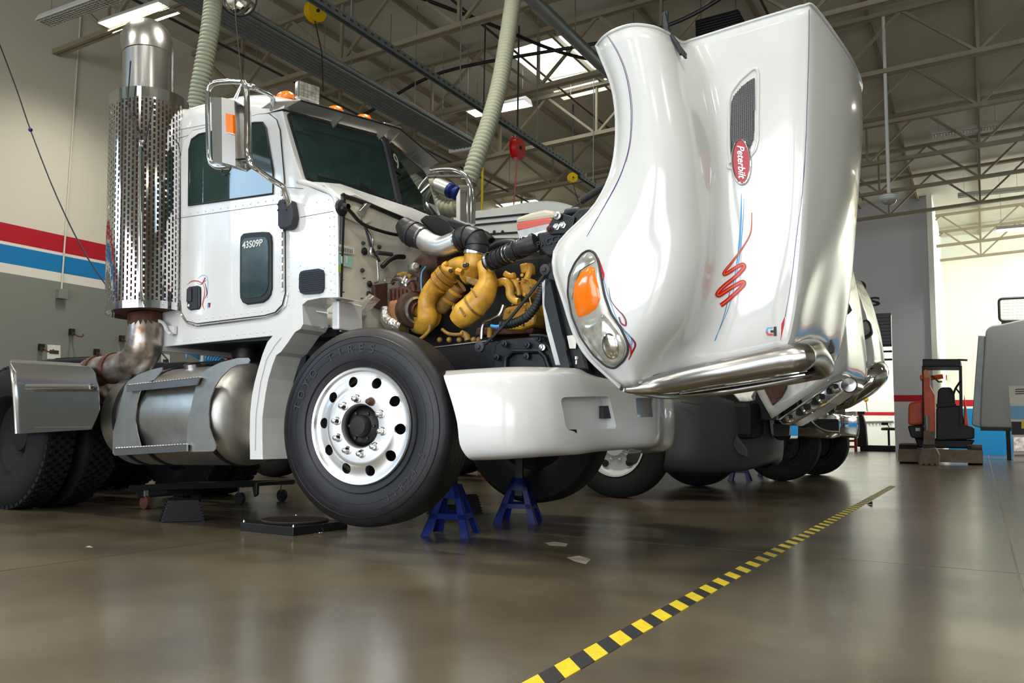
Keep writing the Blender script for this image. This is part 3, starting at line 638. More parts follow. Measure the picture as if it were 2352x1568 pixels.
def tyre_prof(R, Wd, rim):   # (radius, depth) outer face at 0, going inward
    return [(rim, .035), (rim+.012, .012), (rim+.05, .0), (rim+(R-rim)*.45, -.008), (R-.07, -.002), (R-.032, .012), (R-.012, .028), (R-.003, .045), (R, .07), (R, Wd-.07), (R-.003, Wd-.045), (R-.03, Wd-.012), (rim+.05, Wd), (rim, Wd-.03)]
def drive_tyre(c, ax, R, Wd, name='drive_tyre'):
    m_ = MB(); m_.lathe(c, ax, tyre_prof(R-.014, Wd, .29), 48)
    u_, v_ = perp(ax)
    for k in range(52):
        for j in range(6):
            a = 2*math.pi*(k+(j % 2)*.5)/52; d_ = u_*math.cos(a)+v_*math.sin(a); t_ = np.cross(ax, d_)
            m_.box(c+d_*(R-.012)+ax*(.03+(Wd-.06)*(j+.5)/6), (.04, .026, (Wd-.06)/6*.8), (t_, d_, ax))
    o = m_.build(name, 'tread', truck); m2_ = MB(); m2_.lathe(c+ax*.02, ax, [(.3, 0), (.285, .03), (.27, .1), (.12, .14), (.1, .1), (0, .1)], 32); m2_.build('rim', 'dark', o); return o
for xx in (-3.42, -4.78):
    for yy_ in (.02, .34, 1.51, 1.83): drive_tyre(T(xx, yy_, .525), TY, .525, .27)
    MB().tube([T(xx, .3, .52), T(xx, 1.8, .52)], .1, 12).build('drive_axle', 'dark', truck)
    MB().ball(T(xx, YC, .52), .24, (1, .9, 1)).build('differential', 'dark', truck)
# ---- frame rails -------------------------------------------------
fz_ = lambda x: 1.13+(x+.11)*.035
for yy_ in (.82, 1.24):
    m_ = MB(); m_.bar(T(-5.6, yy_+.04, .93), T(-1.2, yy_+.04, .99), .08, .26); m_.bar(T(-1.2, yy_+.04, .99), T(1.05, yy_+.04, 1.02), .08, .25); m_.build('frame_rail', 'chassis', truck)
for x in (-4.9, -3.2, -2.3, -1.3, .9): MB().box(T(x, YC, .95), (.12, .44, .18)).build('cross_member', 'chassis', truck)
MB().box(T(-3.7, YC, 1.13), (.9, .9, .05)).build('fifth_wheel', 'dark', truck, bevel=.02)
m_ = MB().prism(PP([(97, 832), (130, 822), (215, 818), (245, 824), (250, 850), (100, 850)], .9), TY*.7); m_.build('fifth_wheel_plate', 'dark', truck)
MB().box(T(-2.35, 1.2, .62), (.7, .8, .35)).build('driveline_shield', 'dark', truck)
# ---- fuel tank and steps ----------------------------------------
tcx = toT(P(560, 955, .36)); Rt = .325; tz = float(toT(P(500, 957, .36))[2]); ty = .36+.0
tf = float(toT(P(618, 950, .36))[0]); tr = float(toT(P(330, 950, .36))[0])-.12
tc = lambda x: T(x, ty+.04, .70+(x+1.5)*.03)
fa, fb = tc(tr), tc(-1.13)
tk = MB(); axt = unit(fb-fa); Lt = np.linalg.norm(fb-fa)
tk.lathe(fa, axt, [(0, 0), (Rt-.07, .0), (Rt-.02, .03), (Rt, .08), (Rt, Lt-.1), (Rt-.01, Lt-.06), (Rt-.035, Lt-.03), (Rt-.1, Lt), (0, Lt+.005)], 48); tank = tk.build('fuel_tank', 'brushed', truck)
for x in (tr+.22, tr+.46, -1.28):
    MB().lathe(tc(x)-axt*.02, axt, [(Rt+.002, 0), (Rt+.008, .0), (Rt+.008, .035), (Rt+.002, .035)], 48).build('tank_strap', 'black', tank)
MB().lathe(tc(-1.75)+TZ*(Rt-.01)+TY*-.06, unit(TZ-TY*.25), [(.055, 0), (.055, .03), (.045, .035), (0, .04)], 16).build('tank_cap', 'steel', tank)
e1 = PP(S4([(1170, 190), (1250, 130), (1400, 60), (1600, 10), (1720, 8), (1740, 40), (1725, 75), (1600, 90), (1500, 140), (1400, 240), (1320, 360), (1265, 520), (1250, 680), (1260, 850), (1300, 970), (1340, 1060), (1335, 1100), (1310, 1130), (1010, 1138), (985, 1110), (985, 880), (1000, 800), (1060, 500), (1110, 300)]), .06)
MB().prism(e1, TY*.008).build('step_bracket', 'brushed', truck)
e2 = PP(S4([(240, 350), (280, 290), (400, 210), (560, 150), (690, 120), (690, 160), (600, 270), (500, 300), (420, 420), (385, 560), (370, 760), (390, 900), (430, 1060), (420, 1150), (120, 1182), (97, 1150), (100, 900), (160, 680)]), .06)
MB().prism([p for p in e2], TY*.008).build('step_bracket', 'brushed', truck)
M['stepm'] = mat('step_aluminium', (.55, .55, .6), .3, 1, noise=.1)
for (a, b, c, d) in (((112, 1095), (985, 1045), (985, 1130), (120, 1182)), ((268, 335), (1140, 240), (1100, 332), (268, 415))):
    q_ = PP(S4([a, b, c, d]), .03); o = MB().prism(q_, TY*.012).build('step', 'stepm', truck)
    t_ = MB(); t_.prism([q_[0], q_[1], q_[1]+TY*.17, q_[0]+TY*.17], -TZ*.004)
    for k in range(26):
        u_ = (k+.5)/26
        for j in range(5): pt = lerp(q_[0], q_[1], u_)+TY*(.015+.034*j); t_.lathe(pt, TZ, [(.012, 0), (.009, .006), (.006, .007)], 6)
    t_.build('step_tread', 'stepm', o)
# ---- front wheel -------------------------------------------------
wc = T(0, 0, 0)*0+P(826, 977, -.0); st = math.radians(-7.5)
axw = unit(TY*math.cos(st)-TX*math.sin(st)*-1)
wh = MB(); R_ = .523
wc = P(826, 978, 0.0)
prof = tyre_prof(R_, .29, .292)
wh.lathe(wc, axw, prof, 96)
whl = wh.build('front_wheel', 'rubber', truck)
gr_ = MB()
for k in range(4): gr_.lathe(wc+axw*(.085+.04*k), axw, [(R_+.0005, 0), (R_+.0015, .004), (R_+.0005, .008)], 96)
gr_.build('tread_groove', 'ink', whl, kind='stuff')
rg = MB()
for rr_, d_ in ((.47, .004), (.455, .003), (.44, -.002), (.40, -.006), (.345, -.0055)): rg.lathe(wc+axw*(d_-.0015), axw, [(rr_-.0035, 0.003), (rr_, -.0015), (rr_+.0035, .003)], 96)
rg.build('sidewall_rib', 'rubber', whl, kind='stuff')
uw, vw = TX*math.cos(st)*1.0+TY*math.sin(st)*-1.0, TZ
uw = unit(np.cross(axw, TZ)); uw = uw if uw@TX > 0 else -uw
def wpt(a, r, d=0): return wc+(uw*math.cos(a)+TZ*math.sin(a))*r+axw*d
def arc_text(s, a0, da, r, size, flip=False):
    m_ = MB()
    for i, ch in enumerate(s):
        if ch == ' ': continue
        a = math.radians(a0+da*i); rad = uw*math.cos(a)+TZ*math.sin(a); tan = uw*math.sin(a)-TZ*math.cos(a)
        if flip: rad, tan = -rad, -tan
        t_ = text(ch, wpt(a, r, -.009), tan, rad, size, .0015, 'c', None); m_.add(t_.v, t_.f)
    return m_
M['ruble'] = mat('tyre_lettering', rgb(52, 52, 56), .5)
a1 = arc_text('TOYO TIRES', 166, -9.5, .405, .062); a1.build('tyre_lettering', 'ruble', whl, kind='stuff')
a2 = arc_text('11R24.5', -62, 7.0, .405, .05, True); a2.build('tyre_lettering', 'ruble', whl, kind='stuff')
rim = MB()
rim.lathe(wc, axw, [(.296, .03), (.303, .004), (.300, -.002), (.292, .0), (.286, .02), (.262, .024), (.245, .022), (.215, .014), (.205, .006), (.195, .0), (.185, -.001), (.118, .004), (.112, .012), (.112, .05)], 96)
ri = rim.build('rim', 'alu', whl)
# hand holes: real openings cut through a thin disc
ct_ = MB()
for k in range(10):
    a = math.radians(90+18+36*k-3); p = wpt(a, .237); ct_.tube([p-axw*.05, p+axw*.2], .0285, 20, sm=False)
sol = ri.modifiers.new('s', 'SOLIDIFY'); sol.thickness = .006; sol.offset = 0
dg = bpy.context.evaluated_depsgraph_get(); dg.update(); nm_ = bpy.data.meshes.new_from_object(ri.evaluated_get(dg)); ri.modifiers.clear(); ri.data = nm_
boolcut(ri, ct_)
MB().lathe(wc, axw, [(.29, .05), (.275, .08), (.27, .24)], 48).build('rim_barrel', 'brushed', whl)
MB().lathe(wc, axw, [(.26, .12), (.13, .12), (.11, .05)], 48).build('brake_drum', 'ink', whl)
hub = MB(); hub.lathe(wc, axw, [(.112, .06), (.1, .05), (.085, .03), (.06, .02), (.052, -.012), (.045, -.02), (.02, -.022), (0, -.022)], 36); hb = hub.build('hub', 'ink', whl)
for k in range(6):
    a = 2*math.pi*k/6; MB().lathe(wpt(a, .074, .024), -axw, [(.009, 0), (.009, .012), (0, .014)], 6).build('hub_bolt', 'chassis', whl)
for k in range(10):
    a = math.radians(90+36*k+8); p = wpt(a, .143, .0)
    MB().lathe(p, -axw, [(.023, 0), (.023, .006), (.0175, .008), (.0175, .024), (.013, .03), (.013, .038), (.006, .043), (0, .043)], 12).build('lug_nut', 'chrome' if k != 9 else 'brown', whl)
# far front wheel + axle
fwm = MB(); fwm.lathe(mir(wc)-TX*.08, unit(-TY+TX*.1), tyre_prof(R_, .29, .292)+[(.292, .2), (.15, .18), (0, .18)], 64); fwm.build('far_front_wheel', 'tread', truck)
MB().tube([T(0, .3, .64), T(0, 1.85, .64)], .06, 10).build('front_axle', 'dark', truck)
# ================================================================ HOOD (tipped forward)
HR = [
 [(1370,104,.07),(1385,86,.02),(1410,70,.0),(1452,57,-.01),(1502,62,.03),(1540,80,.10),(1566,97,.20),(1590,91,.25),(1650,72,.26),(1720,50,.265),(1800,26,.27),(1846,13,.28),(1872,18,.34),(1915,66,.60),(1980,212,1.25)],
 [(1411,220,.07),(1424,219,.02),(1443,217,.0),(1482,213,-.02),(1532,206,.03),(1572,198,.10),(1604,192,.20),(1628,188,.25),(1680,178,.265),(1735,167,.27),(1800,152,.275),(1842,144,.29),(1870,150,.35),(1922,196,.60),(1982,300,1.25)],
 [(1412,360,.07),(1427,359,.02),(1446,358,.0),(1490,354,-.025),(1545,349,.02),(1590,342,.09),(1626,337,.19),(1652,332,.25),(1696,322,.27),(1745,311,.275),(1800,300,.285),(1838,292,.30),(1866,294,.36),(1916,318,.60),(1976,400,1.25)],
 [(1370,467,.07),(1388,469,.02),(1412,472,.0),(1468,478,-.025),(1535,482,.02),(1585,480,.08),(1628,477,.17),(1655,474,.25),(1698,468,.28),(1745,461,.285),(1796,455,.295),(1832,450,.31),(1860,451,.37),(1908,464,.62),(1966,500,1.25)],
 [(1274,578,.07),(1292,582,.01),(1325,590,.0),(1398,604,-.025),(1480,610,.0),(1550,610,.05),(1612,606,.14),(1645,602,.24),(1692,598,.285),(1740,594,.30),(1788,591,.31),(1822,590,.33),(1850,590,.39),(1896,590,.64),(1952,604,1.25)],
 [(1298,702,.07),(1310,702,.02),(1335,703,.005),(1390,712,-.01),(1455,722,.0),(1515,727,.05),(1580,725,.14),(1625,720,.24),(1678,714,.29),(1728,709,.31),(1775,705,.325),(1808,703,.35),(1836,701,.41),(1878,700,.66),(1930,704,1.25)],
 [(1340,806,.08),(1350,805,.04),(1366,804,.02),(1400,806,.02),(1438,812,.03),(1480,817,.08),(1530,817,.17),(1585,806,.25),(1648,794,.30),(1702,785,.325),(1755,778,.345),(1794,774,.37),(1822,772,.43),(1862,776,.68),(1914,786,1.25)],
 [(1424,889,.14),(1428,889,.12),(1434,888,.10),(1444,886,.10),(1460,883,.11),(1484,878,.15),(1524,869,.21),(1574,856,.27),(1636,841,.32),(1692,827,.35),(1744,812,.38),(1782,801,.41),(1812,797,.47),(1852,800,.72),(1905,802,1.25)]]
def crown(pI, px_s, py_s, yc=YC):
    # parabola X = Xc-k(y-yc)^2 through pI whose silhouette from the camera falls on pixel px_s
    t0 = toT(pI); best = None
    cam_T = toT(CC)
    for ys in np.linspace(yc+.02, 2*yc-t0[1]-.02, 80):
        q_ = toT(P(px_s, py_s, ys)); sl = (q_[0]-cam_T[0])/(q_[1]-cam_T[1])
        k = -sl/(2*(ys-yc)); Xc = q_[0]+k*(ys-yc)**2; e = Xc-k*(t0[1]-yc)**2-t0[0]
        if best is None or abs(e) < best[0]: best = (abs(e), ys, k, Xc, q_[2])
    return best[1:]
ymap = lambda c: float(np.interp(c, [0, .06, .1, .15, .2, .25, .29, .35, .45], [0, .06, .13, .20, .28, .37, .43, .485, .54]))
ctrl = []
for r in HR:
    cr = [np.array(P(a, b, c if i_ < 5 else ymap(c))) for i_, (a, b, c) in enumerate(r[:13])]; pI = cr[-1]; ys, k, Xc, zs = crown(pI, r[14][0], r[14][1]); zI = toT(pI)[2]
    for y_ in (.8, YC):
        f_ = 1-((YC-y_)/(YC-toT(pI)[1]))**2; cr.append(T(Xc-k*(y_-YC)**2, y_, zI+(zs-zI)*f_))
    ctrl.append(cr)
colsH = [crom([ctrl[i][j] for i in range(len(ctrl))], 5) for j in range(len(ctrl[0]))]
rowsH = []
for i in range(len(colsH[0])):
    hr = [c[i] for c in colsH]; hr = crom(hr+[mir(q) for q in hr[-2:-4:-1]], 4)[:len(hr)*4-3]
    rowsH.append(hr+[mir(q) for q in hr[-2::-1]])
M['hoodw'] = mat('hood_white_gelcoat', rgb(214, 214, 211), .17, noise=.03, nscale=2, coat=.6)
hm = MB(); hm.grid(rowsH, 0, True); hood = hm.build('hood', 'hoodw', truck)
sd = hood.modifiers.new('thick', 'SOLIDIFY'); sd.thickness = .012; sd.offset = -1
# ray lookup on the near half of the hood skin
HT = BVHTree.FromPolygons([tuple(v) for v in hm.v], hm.f)
def onhood(x, y, off=.0):
    d = ray(x, y); d = d/np.linalg.norm(d); h = HT.ray_cast(Vector(CC), Vector(d))
    if h[0] is None: return P(x, y, -off), -TY
    nrm = np.array(h[1]); nrm = nrm if nrm@d < 0 else -nrm
    return np.array(h[0])+nrm*off, nrm
# make sure solidify grows inward
nn_ = np.cross(np.array(rowsH[20][10])-np.array(rowsH[20][9]), np.array(rowsH[21][9])-np.array(rowsH[20][9]))
_c = Vector(hood.data.polygons[0].center); 
pz, nz_ = onhood(1700, 400); best = min(hood.data.polygons, key=lambda p: (p.center+Vector(hood['_o'])-Vector(pz)).length)
if np.array(best.normal)@nz_ < 0: sd.offset = 1
MB().tube([rowsH[i][0] for i in range(len(rowsH))], .008, 6).build('fender_lip', 'hoodw', hood)
MB().tube(rowsH[0], .007, 6).build('hood_rear_edge', 'hoodw', hood)
def ribbon(pts, wds, mt, name='pinstripe', off=.0015, parent=None, seg=6):
    q = crom([np.array(p, float) for p in pts], seg); m = len(q); ws = np.interp(np.linspace(0, 1, m), np.linspace(0, 1, len(wds)), wds) if not np.isscalar(wds) else [wds]*m
    A, B = [], []
    for i in range(m):
        d = unit(q[min(i+1, m-1)]-q[max(i-1, 0)]); nl = np.array([-d[1], d[0]]); 
        A.append(onhood(*(q[i]+nl*ws[i]/2), off)[0]); B.append(onhood(*(q[i]-nl*ws[i]/2), off)[0])
    return MB().grid([A, B], 0, True).build(name, mt, parent or hood)
ribbon([(1395, 82), (1418, 120), (1436, 165), (1447, 220), (1450, 270), (1447, 325), (1437, 370), (1420, 415), (1395, 462), (1370, 505), (1348, 543)], [1.2, 1.6, 1.6, 2.2, .8], 'navy')
ribbon([(1399, 84), (1421, 121), (1439, 166), (1450, 220), (1453, 270), (1449, 325), (1439, 372)], [.8, 1, .8, .6], 'purple')
ribbon([(1858, 22), (1857, 120), (1854, 220), (1850, 330), (1843, 440), (1830, 540), (1818, 640), (1803, 728)], 1.2, 'navy')
ribbon([(1802, 728), (1798, 745), (1796, 760), (1793, 782)], [1, 7, 4, .5], 'redd', off=.002)
ribbon([(1703, 445), (1702, 500), (1698, 560), (1690, 620), (1683, 660)], [1, 4, 4, 3, 1.5], 'blued')
ribbon([(1709, 455), (1707, 500), (1702, 560), (1694, 620), (1684, 670), (1670, 715), (1641, 782)], [.5, 2, 2, 1.5, 1.5], 'blued')
ribbon([(1676, 670), (1664, 720), (1643, 782)], [1.5, 1.2, .6], 'navy')
zz = H2 = [(1250+a/3.36, 520+b/3.36) for a, b in ((1600, 0), (1585, 70), (1540, 150), (1490, 220), (1440, 285), (1395, 340), (1385, 370), (1420, 355), (1500, 305), (1535, 295), (1540, 320), (1480, 385), (1380, 465), (1335, 515), (1350, 530), (1430, 480), (1510, 435), (1540, 430), (1535, 455), (1470, 520), (1400, 580), (1360, 608))]
zz = [(1727, 488)]+zz
ribbon(zz, [1.5, 3.5, 6, 9, 10, 10, 10, 10, 10], 'redd', off=.003, seg=5, name='squiggle'); ribbon(zz, [.6, 1, 1.6, 1.8, 2, 2, 2, 2], 'orange', off=.0042, seg=5, name='squiggle_core')
ribbon([(1375, 592), (1380, 612), (1386, 630), (1386, 645)], [1, 6, 5, 1], 'redd', off=.002); ribbon([(1386, 640), (1398, 680), (1418, 735), (1440, 770), (1452, 800)], 1.2, 'blued')
ribbon([(1398, 660), (1404, 690), (1420, 712), (1430, 722), (1437, 735), (1437, 747), (1427, 742), (1422, 728)], [.8, 2, 3.5, 4, 3], 'purple', off=.002)
ribbon([(1424, 745), (1440, 765), (1454, 780), (1459, 792), (1452, 808), (1444, 825)], [1, 2, 4, 4, 2], 'purple', off=.002)
ribbon([(1432, 770), (1446, 792), (1449, 812), (1443, 826)], [1, 3, 4, 1], 'redd', off=.003)
for k in range(4): ribbon([(1434+2*k, 757+3*k), (1446+2*k, 770+4*k), (1452-k, 782+5*k)], [.4, 1.4, .4], 'blued', off=.002)
# maker's emblem style flat UT mark
for x, y in ((1775, 760),):
    c, nr = onhood(x, y, .003); xd = unit(np.cross(TZ, nr)); xd = xd if xd@RR > 0 else -xd
    MB().prism([c+xd*a+TZ*b for a, b in ((.004, .022), (.016, .022), (.016, -.022), (.004, -.022), (.004, -.006), (-.010, -.006), (-.010, .004), (.004, .004))], nr*.001).build('company_mark', 'ink', hood)
    MB().prism([c+xd*a+TZ*b for a, b in ((0, .02), (-.022, .02), (-.03, .006), (-.03, 0), (-.022, 0), (-.02, .012), (0, .012))], nr*.001).build('company_mark', 'blued', hood)
    MB().prism([c+xd*a+TZ*b for a, b in ((0, -.02), (-.022, -.02), (-.03, -.008), (-.03, -.002), (-.022, -.002), (-.018, -.011), (0, -.011))], nr*.001).build('company_mark', 'redd', hood)
dm = [(478, 704), (484, 704), (485, 696)]
cdm = P(484, 701, Yc)-TY*.013
MB().prism([cdm+TX*a+TZ*b for a, b in ((-.012, .014), (.014, .014), (.014, .007), (.005, .007), (.005, -.012), (-.003, -.012), (-.003, .007), (-.012, .007))], -TY*.001).build('company_mark', 'ink', dob)
MB().prism([cdm+TX*a+TZ*b for a, b in ((-.015, .006), (-.008, .004), (-.008, -.012), (-.004, -.017), (-.01, -.018), (-.015, -.01))], -TY*.001).build('company_mark', 'blued', dob)
MB().prism([cdm+TX*a+TZ*b for a, b in ((.007, .006), (.013, .005), (.012, -.01), (.004, -.018), (-.002, -.018), (.006, -.008))], -TY*.001).build('company_mark', 'redd', dob)
def cabrib(pts, wd, mt, off=.0135):
    q = crom([np.array(p, float) for p in pts], 5); m = len(q); ws = np.interp(np.linspace(0, 1, m), np.linspace(0, 1, len(wd)), wd); A, B = [], []
    for i in range(m):
        d = unit(q[min(i+1, m-1)]-q[max(i-1, 0)]); nl = np.array([-d[1], d[0]]); A.append(P(*(q[i]+nl*ws[i]/2), Yc)-TY*off); B.append(P(*(q[i]-nl*ws[i]/2), Yc)-TY*off)
    MB().grid([A, B], 0, True).build('door_pinstripe', mt, dob)
cabrib([(434, 654), (445, 646), (458, 646), (468, 650), (478, 643)], [.5, 2, 2.5, 2, .6], 'redd'); cabrib([(475, 638), (468, 652), (462, 653), (456, 650)], [2.5, 2, 1, .5], 'purple')
cabrib([(474, 650), (478, 665), (479, 675), (474, 687)], [1, 2.5, 2.5, .5], 'purple'); cabrib([(470, 652), (474, 668), (471, 690), (469, 700), (473, 712)], [.5, 1.5, 2.5, 2, .4], 'redd')
cabrib([(458, 640), (468, 633), (478, 635), (481, 650), (480, 685)], [.5, 1, 1, 1, .4], 'blued', .013)
# side intake: moulded frame, dark mesh
vfr = [(1738, 157), (1742, 172), (1741, 320), (1735, 345), (1722, 362), (1700, 375), (1684, 388), (1672, 386), (1672, 376), (1678, 372), (1674, 340), (1674, 235), (1680, 212), (1700, 185), (1728, 160)]
vin = [(1733, 179), (1733, 300), (1730, 322), (1723, 340), (1712, 350), (1690, 352), (1679, 374), (1678, 300), (1679, 240), (1685, 222), (1705, 198), (1725, 183)]
def hp_(pts, off): return [onhood(a, b, off)[0] for a, b in pts]
fr_ = MB(); A = hp_(vfr, .002); fr_.tube([p for p in roundpoly(A, .01, 3)], .007, 8, closed=True); vf = fr_.build('intake_frame', 'hoodw', hood)
MB().prism(hp_(vin, .003), TY*.002).build('intake_backing', 'ink', hood)
vm = MB(); from math import cos, sin
def inside(x, y, poly):
    c = False; j = len(poly)-1
    for i in range(len(poly)):
        if (poly[i][1] > y) != (poly[j][1] > y) and x < (poly[j][0]-poly[i][0])*(y-poly[i][1])/(poly[j][1]-poly[i][1])+poly[i][0]: c = not c
        j = i
    return c
c0, n0 = onhood(1706, 270, .006); xd = unit(np.cross(TZ, n0)); xd = xd if xd@RR > 0 else -xd; yd = np.cross(n0, xd); yd = yd if yd[2] > 0 else -yd
def pj(p):
    d = p-CC; z = d@fw; return CX+F*(d@RR)/z, CY-F*(d@UU)/z
hx = .0105
for i in range(-9, 10):
    for j in range(-30, 31):
        ctrp = c0+xd*(i*hx*.87)+yd*(j*hx*.62+(i % 2)*hx*.31)
        if inside(*pj(ctrp), vin):
            a = [ctrp+xd*hx*.5*math.cos(t)*1.0+yd*hx*.36*math.sin(t) for t in (0, math.pi/3, 2*math.pi/3, math.pi)]
            for u_, v_ in zip(a[:-1], a[1:]): vm.bar(u_, v_, .0016, .002)
M['meshg'] = mat('intake_mesh_grey', rgb(120, 118, 122), .4); vm.build('intake_mesh', 'meshg', hood, kind='stuff')
# oval maker badge
cb_, nb = onhood(1703, 372, .004); yb = unit(TZ-nb*(TZ@nb)); yb = unit(yb+xd*-.03); xb = np.cross(yb, nb); xb = xb if xb@RR > 0 else -xb
hgt = .5*np.linalg.norm(onhood(1703, 322)[0]-onhood(1703, 424)[0])
wdt = .5*np.linalg.norm(onhood(1683, 372)[0]-onhood(1724, 372)[0])
el_ = [cb_+xb*wdt*math.cos(t)+yb*hgt*math.sin(t) for t in np.linspace(0, 2*math.pi, 40, endpoint=False)]
bd = MB().prism(el_, nb*.008).build('badge', 'red', hood); MB().tube([p+nb*.008 for p in el_], .005, 8, closed=True).build('badge_rim', 'chrome', bd)
tt = text('Peterbilt', cb_+nb*.011, -yb, xb, .044, .0025, 'badge_lettering', 'chrome', bd, shear=.4, bold=.0)
# headlight
hl = [(465,432),(510,455),(540,520),(560,640),(590,800),(640,940),(720,1060),(775,1180),(775,1250),(740,1320),(665,1380),(600,1360),(500,1270),(400,1130),(330,960),(295,780),(305,640),(350,540),(410,460)]
hlp = [(1220+a/3.4846, 450+b/3.4846) for a, b in hl]; hc = np.mean(np.array(hlp), 0)
def dome(poly, mt, name, o0, o1, parent, sc_=1.0, rings=5):
    poly = [np.array(p) for p in roundpoly([(*p, 0) for p in poly], 6, 3)]; c = sum(poly)/len(poly); rws = []
    for k in range(rings+1):
        t = k/rings; f_ = (1-t)*.999+.001 if k == rings else 1-t; h_ = o0+(o1-o0)*math.sqrt(max(0, 1-f_*f_))
        rws.append([onhood(*((c+(p-c)*sc_*f_)[:2]), h_)[0] for p in poly]); rws[-1].append(rws[-1][0])
    return MB().grid(rws, 0, True).build(name, mt, parent)
hlo = dome(hlp, 'bezel', 'headlight', .001, .012, hood)
lp_ = roundpoly([(*p, 0) for p in hlp], 8, 3)
MB().tube([onhood(p[0], p[1], .002)[0] for p in lp_], .0055, 6, closed=True).build('headlight_gasket', 'greyp', hlo)
dome([(1220+a/3.4846, 450+b/3.4846) for a, b in ((480,562),(515,575),(525,640),(550,730),(565,820),(545,900),(470,955),(385,972),(362,900),(344,790),(355,690),(415,605))], 'amber', 'turn_signal_lens', .01, .026, hlo)
dome([(1335,745),(1345,737),(1389,719),(1402,735),(1425,768),(1436,795),(1430,822),(1411,838),(1390,830),(1360,797),(1340,765)], 'lens', 'headlight_lens', .01, .026, hlo)
dome([(1353,580),(1366,590),(1370,602),(1352,608),(1335,620),(1318,645),(1316,690),(1309,670),(1311,637),(1325,606),(1340,588)], 'lens', 'side_marker_lens', .009, .016, hlo)
cI = (1405, 792); dome([(cI[0]+26*math.cos(t)*.75+5*math.sin(t), cI[1]+30*math.sin(t)) for t in np.linspace(0, 6.1, 14)], 'chrome', 'reflector', .022, .03, hlo)
# hood latch strut at the rear corner
MB().tube(PP([(1530, 28), (1528, 60), (1535, 72)], .2), .014, 8).build('hood_latch', 'greyp', hood)
o = MB().prism(PP([(1521, 30), (1527, 26), (1534, 60), (1532, 78), (1526, 70)], .16), TY*.02).build('hood_latch_plate', 'greyp', hood)
MB().tube(PP([(1531, 70), (1545, 88), (1556, 103), (1566, 124)], .13), .011, 8).build('hood_latch_link', 'greyp', hood)
MB().prism(PP([(1548, 96), (1556, 96), (1573, 118), (1573, 130), (1568, 130), (1552, 106)], .12), TY*.03).build('hood_latch_hook', 'black', hood, bevel=.003)
# ---- chrome grille surround --------------------------------------
def ring(pts):   # (px,py,y, ru, rv)
    return pts
near = [(1430, 893, .14, .012), (1452, 892, .17, .024), (1500, 885, .22, .042), (1560, 872, .31, .052), (1640, 855, .40, .056), (1720, 839, .46, .060), (1790, 826, .50, .064), (1838, 820, .54, .066)]
cen = [P(a, b, c) for a, b, c, d in near]; rad = [d for *_, d in near]
ys_, k_, Xc_, zs_ = crown(cen[-1], 1893, 830); z1_ = toT(cen[-1])[2]
for y_ in (.8, YC): cen.append(T(Xc_-k_*(y_-YC)**2, y_, z1_+(zs_-z1_)*(y_-.54)/.52)); rad.append(.062)
for a, b, c, d in [(1896, 846, 1.35, .045), (1862, 860, 1.5, .035), (1800, 874, 1.53, .03), (1735, 886, 1.53, .028), (1660, 898, 1.5, .026), (1580, 907, 1.35, .022), (1515, 909, 1.0, .016), (1462, 902, .5, .012)]: cen.append(P(a, b, c)); rad.append(d)
pth = crom(cen, 4); rr = list(np.interp(np.linspace(0, 1, len(pth)), np.linspace(0, 1, len(rad)), rad))
M['chromed'] = mat('grille_surround_chrome', (.56, .55, .54), .26, 1)
gs = MB().tube(pth, rr, 20, closed=True).build('grille_surround', 'chromed', hood)
gr = MB().prism([p+TZ*.035 for p in cen], TZ*.01).build('grille', 'ink', hood)
for a, b in (((1478, 899, .4), (1806, 849, .75)), ((1500, 903, .75), (1836, 855, 1.0)), ((1560, 903, 1.1), (1850, 860, 1.3))): MB().bar(P(*a), P(*b), .022, .014).build('grille_bar', 'chrome', gr, bevel=.004)
lt = MB()
for i in range(60):
    t = (i+.5)/60; a = P(1490+340*t, 899-52*t, .4+.3*t)+TZ*.02; b = P(1570+285*t, 905-45*t, 1.25+.1*t)+TZ*.02; lt.bar(a, b, .004, .005)
for j in range(16):
    t = j/15; lt.bar(lerp(P(1490, 899, .4), P(1570, 905, 1.25), t)+TZ*.018, lerp(P(1830, 847, .7), P(1855, 860, 1.35), t)+TZ*.018, .004, .004)
lt.build('grille_mesh', 'steel', gr, kind='stuff')
MB().prism(PP([(1905, 770), (1913, 795), (1912, 808), (1902, 812)], 1.3), TY*.05).build('nose_emblem', 'greyp', hood)
# ================================================================ BUMPER
def brow(dx, dy, ys):
    # px columns, one py list per row
    return [(x+dx, y, yy) for x, y, yy in ys]
BX = [1022, 1100, 1180, 1262, 1330, 1412, 1508]
BY = [[851,846,842,843,847,864,882],[860,855,852,853,857,872,890],[868,866,864,864,866,880,896],[920,920,918,918,920,926,934],[970,970,968,967,966,966,968],[1020,1018,1014,1010,1007,1004,1000],[1048,1044,1040,1036,1032,1027,1022],[1057,1055,1051,1047,1043,1037,1030]]
BD = [.0, .03, .10, .24, .42, .72, YC]; OFF = [.15, .035, 0, -.01, -.01, 0, .03, .1]
XO = [4, 0, -2, 15, 28, 34, 50, 64]; XF = [1, .8, .5, .15, 0, 0, 0]
cB = []
for r in range(8):
    cB.append([np.array(P(BX[c]+XO[r]*XF[c], BY[r][c], BD[c]+OFF[r]*(1 if c < 4 else .6))) for c in range(7)])
    t_ = toT(cB[-1][-1]); d_ = OFF[r]*.9 if r in (0, 1, 6, 7) else 0; cB[-1][-1] = T(toT(P(1508, 934, YC))[0]-d_, YC, t_[2]); t5 = toT(cB[-1][5]); cB[-1][5] = T(toT(P(1412, 926, .72))[0]-d_, .72, t5[2])
cols = [crom([cB[i][j] for i in range(len(cB))], 3) for j in range(7)]; rB = []
for i in range(len(cols[0])):
    r = [c[i] for c in cols]; r = crom(r+[mir(r[-2]), mir(r[-3])], 4)[:len(r)*4-3]; rB.append(r+[mir(p) for p in r[-2::-1]])
bb = MB()
